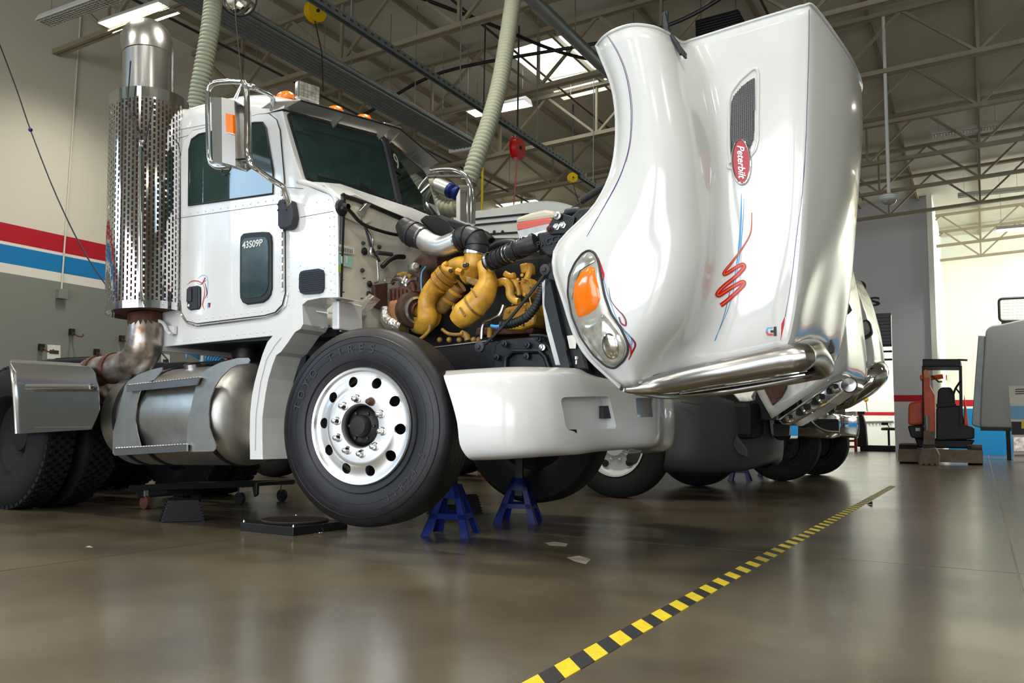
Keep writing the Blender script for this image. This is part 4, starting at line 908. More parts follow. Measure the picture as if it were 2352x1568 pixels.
# inward thickness: towards the truck centre line / rear
def inn(p):
    t = toT(p); s_ = (t[1]-YC); return T(.0+(t[0]-.0)*1.0-(.13 if abs(s_) < .8 else .13*max(0, (1.1-abs(s_))/.3)), YC+s_*.92, t[2])
back = [[inn(p) for p in r] for r in rB]
bb.grid(rB, 0, True); bb.grid(back, 0, True, True)
R0, C0 = len(rB), len(rB[0])
for r in (0, R0-1): bb.grid([rB[r], back[r]], 0, False, r == 0)
for c in (0, C0-1): bb.grid([[r[c] for r in rB], [r[c] for r in back]], 0, False, c != 0)
bumper = bb.build('bumper', 'white', truck)
BT = BVHTree.FromPolygons([tuple(v) for v in bb.v], bb.f)
def onb(x, y, off=0):
    d = ray(x, y); d = d/np.linalg.norm(d); h = BT.ray_cast(Vector(CC), Vector(d)); nr = np.array(h[1]); nr = nr if nr@d < 0 else -nr; return np.array(h[0])+nr*off, nr
try:
    def cut(poly, depth, dirv=None, r=.02):
        ps = [onb(a, b)[0] for a, b in poly]; n_ = onb(*np.mean(np.array(poly), 0))[1] if dirv is None else dirv
        rp = roundpoly(ps, r, 3); cm = MB(); cm.prism([p+n_*.05 for p in rp], -n_*(.05+depth)); old = bumper.data; nf = len(old.polygons); boolcut(bumper, cm)
        if len(bumper.data.polygons) < nf*.8: print('BOOL REVERT', nf, len(bumper.data.polygons)); bumper.data = old
    cut([(1286, 912), (1400, 909), (1418, 985), (1300, 986)], .055, None, .035)
    cut([(1460, 914), (1521, 912), (1522, 955), (1464, 958)], .075, None, .008)
    cut([(1545, 921), (1559, 920), (1560, 976), (1546, 976)], .03, None, .006)
except Exception as e: print('cut fail', e)
pq = [onb(a, b, -.0)[0] for a, b in ((1394, 932), (1412, 931), (1412, 960), (1394, 961))]; nq = onb(1403, 946)[1]
MB().prism([p-nq*.02 for p in pq], -nq*.03).build('tow_slot', 'greyp', bumper)
sc_ = MB().prism([onb(a, b, .001)[0] for a, b in ((1304, 986), (1324, 986), (1324, 995), (1318, 990))], onb(1315, 988)[1]*.001); sc_.build('bumper_chip', 'ink', bumper)
# ================================================================ ENGINE BAY
eng = MB(); Ye = .95
e0 = toT(P(890, 780, Ye)); e1 = toT(P(1245, 780, Ye))
eng.box(T((e0[0]+e1[0])/2+.05, 1.2, 1.38), (e1[0]-e0[0]+.05, .4, .62)); engine = eng.build('engine', 'dark', truck, bevel=.03)
def tb(name, pts, y, rpx, mt, n=16, seg=6, parent=None):
    ys = y if isinstance(y, (list, tuple)) else [y]*len(pts); path = [P(x_, y_, yy) for (x_, y_), yy in zip(pts, ys)]
    rs = rpx if isinstance(rpx, (list, tuple)) else [rpx]*len(pts)
    rad = [r_*float((p-CC)@fw)/F for r_, p in zip(rs, path)]
    q_ = crom(path, seg); rr = list(np.interp(np.linspace(0, 1, len(q_)), np.linspace(0, 1, len(rad)), rad))
    return MB().tube(q_, rr, n).build(name, mt, parent or engine)
def ribs(pts, y, rpx, mt, count, name='hose_rib', wd=.3, parent=None, tr=.004):
    ys = y if isinstance(y, (list, tuple)) else [y]*len(pts); path = crom([P(x_, y_, yy) for (x_, y_), yy in zip(pts, ys)], 10)
    for k in range(count):
        i = int((k+.5)/count*(len(path)-2)); d = unit(path[i+1]-path[i]); rs = rpx if np.isscalar(rpx) else np.interp((k+.5)/count, np.linspace(0, 1, len(rpx)), rpx)
        r_ = rs*float((path[i]-CC)@fw)/F; MB().tube(circ(path[i], d, r_, 20), tr, 6, closed=True).build(name, mt, parent or engine)
def clamp(x, y, yy, dx, dy, rpx, w=.012, parent=None, mt='steel'):
    a = P(x, y, yy); d = unit(P(x+dx, y+dy, yy)-a); r_ = rpx*float((a-CC)@fw)/F
    o = MB().lathe(a-d*w/2, d, [(r_, 0), (r_+.002, 0), (r_+.002, w), (r_, w)], 24).build('hose_clamp', mt, parent or engine)
    return o
# intake run: rubber boot - aluminium pipe - rubber elbow - yellow elbow
b1 = tb('intake_boot', [(925, 515), (942, 533), (958, 542), (972, 548)], .78, [20, 30, 28, 26], 'boot', 20); clamp(969, 546, .78, 10, 4, 26)
clamp(950, 538, .78, 10, 5, 30, mt='greyp')
tb('intake_pipe', [(968, 546), (990, 560), (1015, 566), (1040, 558), (1055, 552)], .78, 24, 'alu', 24); clamp(1052, 553, .78, 10, -3, 26)
pE = [(1052, 553), (1072, 545), (1092, 552), (1095, 570), (1093, 583)]; tb('intake_elbow', pE, .78, [25, 27, 28, 27, 26], 'boot', 24); ribs(pE, .78, [26, 28, 29, 28, 27], 'black', 5)
clamp(1092, 581, .78, -1, 10, 27, .02)
tb('turbo_inlet', [(1092, 584), (1088, 608), (1078, 630), (1066, 640)], .78, [25, 26, 22, 16], 'yellow', 24)
tb('crossover_pipe', [(1078, 610), (1058, 608), (1040, 616), (1030, 628), (1024, 640)], .8, [22, 20, 20, 22, 24], 'yellow', 20)
bl = [(1028, 630), (1008, 652)]; tb('bellows', bl, .76, 25, 'yellowd', 20); ribs(bl, .76, 27, 'yellow', 10, tr=.0035, name='bellows_ring')
tb('compressor_pipe', [(1004, 656), (990, 672), (981, 692), (979, 712), (982, 730), (974, 745), (958, 748)], [.72, .72, .72, .72, .72, .76, .82], [24, 22, 21, 22, 24, 24, 18], 'yellow', 24)
tb('charge_pipe', [(1052, 652), (1038, 668), (1020, 692), (1008, 712)], .84, [24, 25, 24, 18], 'yellowd', 20)
clamp(1042, 664, .84, -10, 13, 26, .02, mt='yellow'); clamp(1028, 683, .84, -10, 13, 26, .02, mt='yellow')
big = [(1112, 605), (1118, 630), (1120, 652), (1108, 680), (1088, 703), (1066, 722), (1050, 738)]
tb('charge_elbow', big, [.7, .68, .66, .64, .62, .6, .6], [17, 19, 24, 29, 30, 30, 22], 'yellow', 28)
for x, y in ((1090, 702), (1063, 724)): clamp(x, y, .62, -12, 11, 31, .014, mt='yellowd')
for x, y in ((1086, 668), (1060, 712)):
    o = MB().tube(PP([(x-4, y-6), (x+8, y+14)], .52), .006, 8).build('clamp_bolt', 'yellowd', engine)
hb_ = [(1122, 603), (1150, 590), (1180, 577), (1210, 565), (1232, 556)]
tb('charge_hose', hb_, [.66, .62, .58, .55, .55], [20, 20, 19, 20, 20], 'boot', 20); ribs(hb_[:3], [.66, .62, .58], 21.5, 'black', 6); ribs([(1185, 575), (1215, 563)], .57, 21.5, 'black', 6)
ribs(hb_[:3], [.66, .62, .58], 21.5, 'steel', 4, tr=.0018, name='hose_ring'); ribs([(1185, 575), (1215, 563)], .57, 21.5, 'steel', 5, tr=.0018, name='hose_ring')
for x, y in ((1124, 602), (1172, 581), (1226, 558)): clamp(x, y, .6, 10, -4, 22, .014)
# turbo, manifold
ct_ = P(944, 712, .72); zf_ = float((ct_-CC)@fw)/F
tax = unit(TX*.92-TY*.32+TZ*-.1)
MB().lathe(ct_-tax*.05, tax, [(0, 0), (.05, 0), (.095, .015), (.112, .05), (.105, .085), (.07, .1), (.045, .105), (.045, .15)], 32).build('turbo_housing', 'brown', engine)
MB().lathe(ct_+tax*.05, tax, [(.08, 0), (.084, .0), (.084, .02), (.07, .025)], 28).build('turbo_band', 'steel', engine)
cc_ = P(980, 722, .78); MB().lathe(cc_-tax*.03, tax, [(.04, -.02), (.08, .0), (.098, .03), (.092, .06), (.06, .075), (.0, .08)], 32).build('compressor_housing', 'yellow', engine)
tb('exhaust_elbow', [(1020, 600), (995, 600), (970, 622), (965, 650), (960, 680)], [.95, .95, .9, .85, .8], [26, 30, 28, 20, 18], 'brown', 20); ribs([(966, 660), (962, 680)], .84, 20, 'rust', 3)
MB().prism(PP([(893, 662), (930, 655), (945, 668), (940, 690), (928, 694), (893, 690)], .7), TY*.14).build('exhaust_manifold', 'rust', engine, bevel=.012)
for k in range(5): MB().bar(P(896+9*k, 664, .69), P(896+9*k, 690, .69), .012, .012).build('manifold_rib', 'rust', engine, bevel=.003)
MB().prism(PP([(889, 688), (915, 684), (945, 694), (940, 720), (925, 742), (900, 735), (888, 715)], .68), TY*.16).build('manifold_shield', 'peach', engine, bevel=.03)
tb('foil_wrap', [(884, 705), (886, 730), (900, 745), (925, 752)], .68, [10, 14, 16, 14], 'foil', 14)
ac = P(955, 617, .7); MB().lathe(P(944, 617, .72), unit(TX-TY*.3), [(0, 0), (.028, .0), (.034, .01), (.034, .05), (.028, .06), (.012, .065), (.012, .1)], 20).build('oil_filler', 'brushed', engine)
for a, b, mt in (((905, 640), (935, 650), 'stain'), ((915, 632), (945, 636), 'yellowd'), ((925, 650), (940, 630), 'stain'), ((900, 652), (920, 634), 'rust'), ((930, 655), (960, 640), 'stain'), ((945, 650), (950, 670), 'rust'), ((935, 640), (932, 668), 'brushed')):
    tb('injector_line', [a, ((a[0]+b[0])/2, (a[1]+b[1])/2-6), b], .74, 5, mt, 8)
tb('blue_wire', [(978, 612), (969, 625), (967, 645), (968, 668)], .68, 1.6, 'blued', 6)
tb('wire_loop', [(905, 640), (890, 636), (884, 645), (892, 651), (908, 646)], .7, 1.0, 'steel', 6)
tb('vent_tube', [(985, 742), (987, 755), (978, 768), (966, 778)], .7, 4, 'yellowd', 8)
# bracket cluster on the yellow elbow
MB().ball(P(1068, 612, .66), .022, (1.2, 1, 1)).build('sensor_boss', 'yellow', engine); MB().tube(PP([(1050, 622), (1062, 626)], .64), .022, 6).build('hex_fitting', 'yellow', engine)
tb('cross_tube', [(1028, 604), (1020, 610), (1024, 618), (1040, 622)], .68, [6, 7, 7, 8], 'yellow', 10)
for x, y in ((1068, 610), (1074, 608), (1036, 622)): MB().lathe(P(x, y, .63), -TY, [(.012, 0), (.012, .01), (.006, .012), (0, .012)], 8).build('sensor', 'black', engine)
MB().prism(PP([(1066, 632), (1095, 640), (1108, 652), (1095, 660), (1070, 648)], .72), TY*.08).build('turbo_mount', 'yellowd', engine, bevel=.01)
# front gear case and water pipes
MB().prism(PP([(1158, 705), (1185, 700), (1215, 690), (1228, 720), (1226, 745), (1195, 758), (1160, 757), (1150, 735)], .82), TY*.2).build('gear_case', 'yellow', engine, bevel=.02)
MB().prism(PP([(1095, 752), (1225, 752), (1222, 765), (1090, 770)], .85), TY*.2).build('gear_case_flange', 'rust', engine, bevel=.01)
tb('coolant_pipe', [(1143, 650), (1160, 647), (1170, 658), (1172, 678), (1182, 690), (1192, 692)], .72, [9, 10, 10, 10, 9, 8], 'yellow', 14)
tb('coolant_pipe', [(1166, 632), (1180, 645), (1190, 662), (1192, 678)], .76, [8, 8, 6, 5], 'yellow', 12); tb('riser_pipe', [(1218, 605), (1214, 630), (1206, 650)], .8, [7, 7, 8], 'yellow', 12)
tb('coolant_pipe', [(1160, 628), (1172, 634), (1182, 632)], .74, 7, 'yellow', 12)
MB().prism(PP([(1196, 640), (1212, 636), (1222, 650), (1226, 672), (1215, 684), (1198, 680), (1190, 660)], .78), TY*.1).build('thermostat_housing', 'yellow', engine, bevel=.012)
MB().prism(PP([(1192, 606), (1210, 602), (1212, 625), (1196, 628)], .84), TY*.1).build('fuel_filter_base', 'yellow', engine, bevel=.01)
for k, (x, y) in enumerate([(1190, 642), (1200, 632), (1204, 645), (1186, 672), (1206, 676), (1215, 660), (1181, 664), (1176, 640), (1210, 640), (1168, 715), (1180, 735), (1200, 745), (1215, 722), (1160, 740), (1205, 710)]):
    MB().lathe(P(x, y, .77 if k < 9 else .81), -TY, [(.01, 0), (.01, .01), (0, .012)], 6).build('engine_bolt', 'yellow', engine)
for a in ([(1188, 648), (1200, 646), (1214, 652), (1216, 680), (1220, 700)], [(1198, 640), (1216, 644), (1222, 660)], [(1175, 700), (1190, 694), (1208, 700)]): tb('fuel_line', a, .74, 1.6, 'yellow', 8)
tb('lower_pipe', [(1015, 756), (1030, 766), (1050, 768), (1064, 766)], .78, 4, 'yellowd', 8); tb('lower_pipe', [(1060, 765), (1072, 772), (1075, 782)], .8, 8, 'yellowd', 10); tb('lower_pipe', [(1125, 752), (1124, 775)], .8, 6, 'yellow', 10); tb('drain_pipe', [(1157, 700), (1148, 722), (1130, 733), (1110, 745), (1106, 778)], .7, [5, 6, 5, 5, 5], 'steel', 10)
for x in (1010, 1032, 1055, 1088, 1100): MB().ball(P(x, 780, .8), .018).build('pan_bolt', 'yellowd', engine)
# black corrugated hose, torque rod
co = [(1248, 640), (1243, 670), (1232, 700), (1210, 727), (1180, 742), (1150, 745)]
tb('corrugated_hose', co, .62, [8, 9, 9, 10, 9, 8], 'boot', 12); ribs(co, .62, 10, 'black', 26, tr=.003)
tb('blue_hose', [(1150, 748), (1140, 750), (1128, 748)], .62, 4, 'blued', 8)
tb('stay_rod', [(1258, 622), (1205, 690), (1150, 755), (1108, 796)], .5, 4, 'black', 8)
for x, y, r_ in ((1257, 621, .03), (1107, 797, .03)): MB().lathe(P(x, y, .5)-TY*.01, -TY, [(r_, 0), (r_, .02), (r_*.5, .025), (r_*.4, .035), (0, .036)], 14).build('rod_mount', 'greyp', engine)
# frame side plate and front bracket
MB().prism(PP([(995, 799), (1240, 772), (1262, 790), (1262, 850), (1030, 850)], .8), TY*.02).build('frame_side', 'chassis', truck, bevel=.004)
MB().bar(P(993, 798, .795), P(1132, 781, .795), .012, .006).build('frame_flange', 'steel', truck)
br_ = MB().prism(PP([(1136, 790), (1150, 780), (1215, 774), (1245, 778), (1285, 820), (1292, 850), (1130, 850)], .72), TY*.05).build('front_bracket', 'chassis', truck, bevel=.012)
MB().tube(PP([(1160, 848), (1162, 820), (1180, 806), (1238, 806), (1252, 820), (1262, 848)], .7), .014, 8).build('bracket_ridge', 'chassis', br_)
for x, y in ((1160, 790), (1142, 820), (1212, 792), (1247, 798), (1238, 778), (1210, 818)): MB().lathe(P(x, y, .7), -TY, [(.02, 0), (.02, .012), (.01, .014), (.009, .025), (0, .026)], 8).build('bracket_bolt', 'chassis' if x != 1247 else 'steel', br_)
tb('brake_hose', [(1218, 770), (1255, 772), (1278, 790), (1288, 815), (1300, 833), (1345, 832)], .62, [4, 4, 4, 5, 3, 3], 'black', 10, parent=truck)
for x in (1306, 1324): MB().lathe(P(x, 832, .6)+TZ*-.01, TZ, [(.01, 0), (.01, .02), (.016, .025), (.016, .04), (0, .045)], 10).build('hose_fitting', 'steel', truck)
# radiator, side channel and shroud
MB().prism(PP([(1252, 640), (1262, 640), (1310, 850), (1290, 850), (1250, 700)], .55), TY*1.0).build('radiator', 'chassis', truck)
MB().prism(PP([(1245, 650), (1253, 640), (1258, 720), (1275, 790), (1288, 838), (1276, 838), (1255, 760), (1246, 700)], .56), TY*.03).build('radiator_channel', 'brushed', truck)
MB().prism(PP([(1258, 604), (1275, 600), (1300, 690), (1330, 790), (1345, 846), (1290, 846), (1262, 720)], .6), TY*.04).build('radiator_side_plate', 'chassis', truck, bevel=.003)
MB().prism(PP([(1302, 771), (1325, 768), (1322, 800), (1308, 800)], .58), TY*.004).build('radiator_label', 'plate', truck)
# cross member casting with raised lettering
ca = MB(); pc_ = [(1232, 535), (1262, 530), (1290, 515), (1330, 478), (1375, 470), (1400, 500), (1360, 530), (1320, 555), (1290, 575), (1276, 590), (1255, 588), (1238, 572)]
ca.prism(PP(pc_, .55), TY*.12); cast = ca.build('radiator_support', 'chassis', truck, bevel=.012)
MB().prism(PP([(1272, 495), (1285, 488), (1320, 498), (1312, 535), (1262, 538), (1258, 520)], .53), TY*.03).build('support_plate', 'chassis', truck, bevel=.004)
for x, y in ((1279, 521), (1293, 517), (1264, 526)): MB().lathe(P(x, y, .53), -TY, [(.02, 0), (.02, .006), (.013, .008), (.013, .02), (0, .022)], 6).build('support_bolt', 'steel' if x > 1270 else 'rust', truck)
MB().lathe(P(1282, 496, .52), -TY, [(.022, 0), (.022, .012), (.012, .016), (.01, .03), (0, .03)], 12).build('support_pin', 'brushed', truck)
t_ = text('PACCAR', P(1268, 553, .545), unit(P(1290, 546, .545)-P(1245, 560, .545)), TZ, .05, .004, 'x', None)
t_.build('casting_lettering', 'greyp', cast)
tb('hinge_casting', [(1300, 490), (1330, 486), (1345, 500), (1360, 495)], .6, [10, 12, 10, 8], 'chassis', 10, parent=truck)
sp_ = PP([(1340, 455), (1388, 425)], .62); tb('hood_cable', [(1290, 493), (1335, 462)], .6, 1.6, 'greyp', 6, parent=truck)
hx_ = MB(); a_, b_ = P(1333, 463, .62), P(1400, 420, .62); d_ = unit(b_-a_); u_, v_ = perp(d_); L_ = np.linalg.norm(b_-a_)
hx_.tube([a_+d_*L_*t+(u_*math.cos(t*26*2*math.pi)+v_*math.sin(t*26*2*math.pi))*.016 for t in np.linspace(0, 1, 26*10)], .0035, 5); hx_.build('hood_spring', 'greyp', truck)
# coolant tank (translucent, red coolant in it)
M['tankp'] = mat('coolant_tank_plastic', rgb(222, 214, 190), .35, trans=.25); M['coolant'] = mat('red_coolant', rgb(196, 92, 80), .3)
wt = PP([(1184, 512), (1186, 498), (1215, 488), (1250, 480), (1275, 484), (1275, 500), (1255, 502)], .9); MB().prism(wt, TY*.3).build('coolant_tank', 'tankp', truck, bevel=.02)
MB().prism(PP([(1185, 512), (1220, 505), (1255, 500), (1275, 502), (1272, 518), (1188, 530)], .895), TY*.3).build('coolant_level', 'coolant', truck, bevel=.01)
MB().prism(PP([(1188, 530), (1258, 514), (1272, 518), (1268, 536), (1193, 548)], .86), TY*.02).build('tank_bracket', 'brushed', truck)
MB().prism(PP([(1193, 546), (1254, 527), (1255, 536), (1194, 552)], .84), TY*.01).build('bracket_strip', 'plate', truck)
# air cleaner intake plenum and hose behind
MB().prism(PP([(960, 505), (975, 493), (1010, 492), (1035, 505), (1045, 530), (1040, 545), (1000, 548), (985, 530)], 1.0), TY*.5).build('air_cleaner', 'black', truck, bevel=.02)
MB().prism(PP([(1026, 504), (1060, 512), (1110, 528), (1128, 545), (1118, 556), (1075, 540), (1035, 520)], 1.0), TY*.06).build('plenum_flap', 'black', truck, bevel=.006)
MB().prism(PP([(960, 520), (1130, 545), (1240, 545), (1240, 600), (1100, 620), (960, 640), (890, 650), (890, 560)], 1.4), TY*.2).build('engine_bay_shade_panel', 'dark', truck, bevel=.02)  # near-black sheet added as the shade behind the engine
tb('breather_hose', [(1124, 572), (1145, 560), (1170, 556), (1190, 560)], .95, 8, 'boot', 12)
# firewall furniture
def fw_(x, y): return PX(x, y, xf+.02)
MB().lathe(fw_(783, 477), TX, [(.0, 0), (.05, 0), (.045, .015), (.022, .03), (.018, .06)], 18).build('harness_grommet', 'black', truck)
def ft(name, pts, r, mt, off=.05): MB().tube(crom([PX(x, y, xf+off) for x, y in pts], 6), r, 8).build(name, mt, truck)
ft('harness', [(785, 477), (802, 483), (825, 508), (845, 520), (880, 532), (915, 540), (950, 545)], .011, 'black', .06)
ft('harness_branch', [(838, 518), (846, 545), (852, 565), (866, 590), (872, 600)], .008, 'greyp'); ft('heater_pipe', [(843, 522), (856, 548), (852, 580), (864, 592)], .009, 'steel')
ft('heater_hose', [(866, 580), (885, 582), (900, 584)], .014, 'greyp', .07); ft('heater_hose', [(878, 612), (893, 598), (910, 590), (928, 590)], .016, 'black', .08); ft('copper_line', [(866, 598), (868, 620), (868, 645), (858, 650)], .006, 'brushed')
for x, y, r_ in ((833, 558, .012), (870, 567, .014), (831, 621, .014), (836, 577, .024), (848, 652, .02), (846, 675, .018), (784, 643, .004), (786, 671, .004), (834, 639, .004), (829, 685, .004)):
    MB().lathe(PX(x, y, xf+.01), TX, [(r_, 0), (r_, .008), (r_*.4, .02), (0, .022)], 12).build('firewall_stud', 'black' if r_ > .015 else 'greyp', truck)
MB().prism([fw_(*q_) for q_ in ((793, 500), (791, 484), (812, 472), (830, 480), (826, 515))], TX*.008).build('firewall_plate', 'cream', truck)
MB().prism([PX(*q_, xf+.03) for q_ in ((818, 485), (835, 467), (845, 470), (826, 498))], TX*.03).build('solenoid', 'steel', truck, bevel=.004)
MB().prism([fw_(*q_) for q_ in ((833, 485), (846, 490), (850, 508), (834, 515), (830, 500))], TX*.01).build('wiring_tag', 'cream', truck)
lb = [fw_(*q_) for q_ in ((777, 560), (814, 568), (815, 584), (777, 580))]; ob = MB().prism(lb, TX*.001).build('firewall_label', 'plate', truck)
m_ = MB()
for k in range(9): m_.bar(PX(779+3.7*k, 566+.8*k, xf+.024), PX(779+3.7*k, 577+.6*k, xf+.024), .004, .001)
m_.build('label_print', 'greyp', ob, kind='stuff')
ob = MB().prism([fw_(*q_) for q_ in ((777, 583), (808, 590), (809, 615), (777, 608))], TX*.001).build('firewall_label', 'teal', truck)
for x in (783, 794): MB().prism([PX(*q_, xf+.024) for q_ in ((x, 588), (x+5, 589), (x+3, 606), (x+1, 604))], TX*.001).build('label_print', 'plate', ob)
MB().prism([fw_(*q_) for q_ in ((777, 609), (783, 610), (782, 627), (777, 625))], TX*.001).build('firewall_label', 'lime', truck)
MB().prism([PX(*q_, xf+.02) for q_ in ((852, 655), (882, 650), (882, 715), (855, 705))], TX*.03).build('heat_plate', 'brown', truck, bevel=.004)
ss = []
for k, (x, y) in enumerate([(860, 680), (845, 695), (830, 715), (815, 740)]): ss.append([PX(x-10, y-6, xf+.10-.02*k), PX(x, y, xf+.14), PX(x+14, y+8, xf+.1-.01*k)])
MB().slab(ss, TX*-.006).build('heat_shield_sheet', 'foil', truck)
# ---- fender extension, step box, mud bracket behind the wheel -----
fe = K8 = rawP(560, 700, 6.918)
pts = [(777, 683), (737, 684), (706, 690), (694, 700), (696, 744), (690, 755), (677, 763), (660, 788), (645, 808), (634, 816), (626, 837), (616, 870), (609, 907), (602, 960), (602, 1005), (603, 1055), (574, 1055), (573, 1000), (574, 949), (578, 910), (584, 879), (593, 845), (603, 812), (614, 785), (625, 772), (645, 745), (671, 715), (672, 700), (683, 690), (700, 686), (737, 681), (777, 681)]
MB().prism(PP(pts, .06), TY*.2).build('fender_extension', 'white', truck, bevel=.006)
MB().tube(PP([(646, 775), (632, 792), (612, 825), (598, 880), (588, 950), (586, 1035)], .056), .0012, 4).build('fender_pinstripe', 'navy', truck)
sb = PP([(697, 702), (720, 697), (740, 700), (765, 693), (770, 697), (768, 752), (738, 751), (697, 744)], .3); MB().prism(sb, TY*.012).build('step_well_panel', 'cream', truck)
MB().prism(PP([(762, 690), (778, 690), (778, 756), (762, 756)], .14), TY*.2).build('step_well_post', 'white', truck, bevel=.008)
MB().bar(P(710, 712, .2), P(759, 719, .16), .03, .008).build('step_well_ledge', 'white', truck); MB().bar(P(697, 741, .25), P(736, 751, .2), .05, .012).build('step_well_ledge', 'cream', truck)
for x, y in ((704, 726), (745, 747), (758, 746)): MB().lathe(P(x, y, .29), -TY, [(.01, 0), (.01, .006), (0, .008)], 8).build('step_bolt', 'steel', truck)
MB().prism(PP([(780, 703), (788, 703), (800, 722), (800, 752), (779, 762)], .3), TY*.1).build('cowl_corner_panel', 'white', truck, bevel=.004); MB().tube(PP([(806, 716), (806, 752)], .36), .018, 10).build('cowl_drain', 'steel', truck)
MB().prism(PP([(660, 800), (697, 765), (770, 755), (800, 760), (800, 900), (640, 900)], .5), TY*.04).build('inner_fender', 'dark', truck, bevel=.01)
bt_ = PP([(612, 872), (664, 815), (700, 811), (705, 818), (690, 870), (640, 888), (608, 888)], .34); MB().prism(bt_, TY*.03).build('cab_mount_bracket', 'chassis', truck, bevel=.004)
MB().tube(crom(PP([(625, 838), (640, 826), (665, 810), (705, 810)], .32), 4), .012, 8).build('mount_rail', 'cream', truck)
MB().prism(PP([(638, 858), (665, 836), (675, 836), (676, 862), (660, 870)], .33), TY*.005).build('mount_opening', 'plate', truck)
MB().lathe(P(668, 826, .33), -TY, [(.0, 0), (.018, 0), (.018, .006), (.009, .007), (.008, .001)], 16).build('mount_bolt', 'cream', truck)
bp_ = PP([(602, 890), (650, 892), (652, 1026), (600, 1030)], .36); ob = MB().prism(bp_, TY*.02).build('battery_box', 'cream', truck, bevel=.004)
for x in (612, 632): MB().tube(PP([(x, 905), (x-2, 940), (x, 990)], .355), .02, 10).build('box_rib', 'cream', ob)
MB().prism(PP([(560, 1030), (655, 1026), (655, 1050), (560, 1058)], .4), TY*.5).build('box_floor', 'dark', truck)
MB().lathe(P(566, 812, .7)-TZ*.05, TZ, [(.0, 0), (.09, 0), (.1, .04), (.09, .08), (.1, .12), (.0, .13)], 18).build('cab_air_spring', 'black', truck)
# air lines behind the cab
def coil(a, b, r, turns, wr, mt, nm):
    a, b = np.array(a), np.array(b); d = unit(b-a); u_, v_ = perp(d); L_ = np.linalg.norm(b-a)
    MB().tube([a+d*L_*t+(u_*math.cos(t*turns*2*math.pi)+v_*math.sin(t*turns*2*math.pi))*r for t in np.linspace(0, 1, turns*12)], wr, 6).build(nm, mt, truck)
yk = 1.2
coil(P(500, 795, yk), P(552, 822, yk), .05, 6, .009, 'red', 'red_air_line'); coil(P(440, 800, yk), P(462, 812, yk), .045, 5, .008, 'blued', 'blue_air_line'); coil(P(478, 822, yk), P(512, 834, yk), .035, 6, .008, 'blued', 'blue_air_line')
MB().tube(PP([(487, 790), (482, 818)], yk), .007, 6).build('red_air_line', 'red', truck); MB().tube(PP([(426, 797), (429, 822)], yk), .007, 6).build('blue_air_line', 'blued', truck)
MB().tube(PP([(469, 770), (469, 850)], 1.25), .05, 16).build('air_line_post', 'galv', truck)
MB().prism(PP([(372, 840), (385, 832), (420, 830), (470, 834), (476, 850), (440, 862), (372, 862)], .75), TY*.3).build('rear_frame_box', 'dark', truck, bevel=.01)
# ================================================================ far mirror of the hero truck (left side)
Yf = 2.12
MB().tube(crom(PP([(975, 398), (1000, 390), (1040, 389), (1068, 402), (1082, 425), (1087, 455), (1087, 515)], Yf), 5), .018, 10).build('mirror_loop', 'chrome', truck)
MB().tube(crom(PP([(978, 406), (1062, 405), (1074, 415), (1077, 440), (1077, 512)], Yf), 4), .014, 8).build('mirror_loop', 'chrome', truck)
MB().prism(PP([(1056, 434), (1070, 434), (1072, 512), (1057, 506)], Yf), TY*.12).build('mirror_housing', 'chrome', truck, bevel=.006)
MB().prism(PP([(1048, 452), (1056, 434), (1056, 505), (1048, 500)], Yf), TY*.1).build('mirror_glass', 'plate', truck)
MB().tube(crom(PP([(972, 396), (950, 420), (945, 450), (950, 480), (985, 505)], 1.98), 5), .012, 8).build('mirror_arm', 'chrome', truck)
for a, b in (((955, 452), (978, 428)), ((953, 458), (985, 465))): MB().tube(PP([a, b], 2.02), .008, 6).build('mirror_stay', 'chrome', truck)
# ================================================================ SECOND TRUCK
t2 = root('semi_truck', T(-1, 5.4, 0), 'white semi truck parked behind, its hood tipped open over a dark grey bumper', 'truck')
def mir2(p, yc=5.35): t = toT(p); return T(t[0], 2*yc-t[1], t[2])
def sheet(name, rws, mt, parent, mirror=None, n=3, thick=.012, yc=5.35):
    ct = [[np.array(P(*q_)) for q_ in r] for r in rws]; cs = [crom([ct[i][j] for i in range(len(ct))], n) for j in range(len(ct[0]))]; out = []
    for i in range(len(cs[0])):
        r = crom([c[i] for c in cs], n); out.append(r+[mir2(p, mirror) for p in r[-2::-1]] if mirror else r)
    o = MB().grid(out, 0, True).build(name, mt, parent); s_ = o.modifiers.new('t', 'SOLIDIFY'); s_.thickness = thick; s_.offset = 0; return o
h2 = sheet('hood', [[(1773,961,4.3),(1820,930,4.3),(1870,896,4.33),(1914,867,4.42),(1940,861,4.6),(1962,872,5.1)],
 [(1732,885,4.3),(1790,872,4.28),(1850,850,4.3),(1905,830,4.36),(1940,822,4.55),(1968,832,5.1)],
 [(1690,780,4.3),(1760,775,4.28),(1830,770,4.3),(1895,765,4.36),(1935,762,4.55),(1965,767,5.1)],
 [(1640,640,4.3),(1730,640,4.28),(1810,640,4.3),(1880,640,4.36),(1920,640,4.55),(1948,643,5.1)],
 [(1600,520,4.3),(1700,515,4.28),(1790,512,4.3),(1850,512,4.36),(1890,515,4.55),(1915,525,5.1)]], 'hoodw', t2, mirror=5.15)
MB().prism(PP([(1929, 700), (1938, 672), (1947, 690), (1957, 712), (1950, 720), (1928, 731)], 4.33), TY*.01).build('hood_intake', 'ink', h2)
MB().prism(PP([(1749, 882), (1807, 872), (1806, 891), (1794, 912), (1774, 930)], 4.24), TY*.05).build('headlight_pocket', 'brown', h2); MB().prism(PP([(1768, 886), (1806, 876), (1804, 892), (1790, 912), (1780, 916)], 4.235), TY*.01).build('headlight_bucket', 'rust', h2)
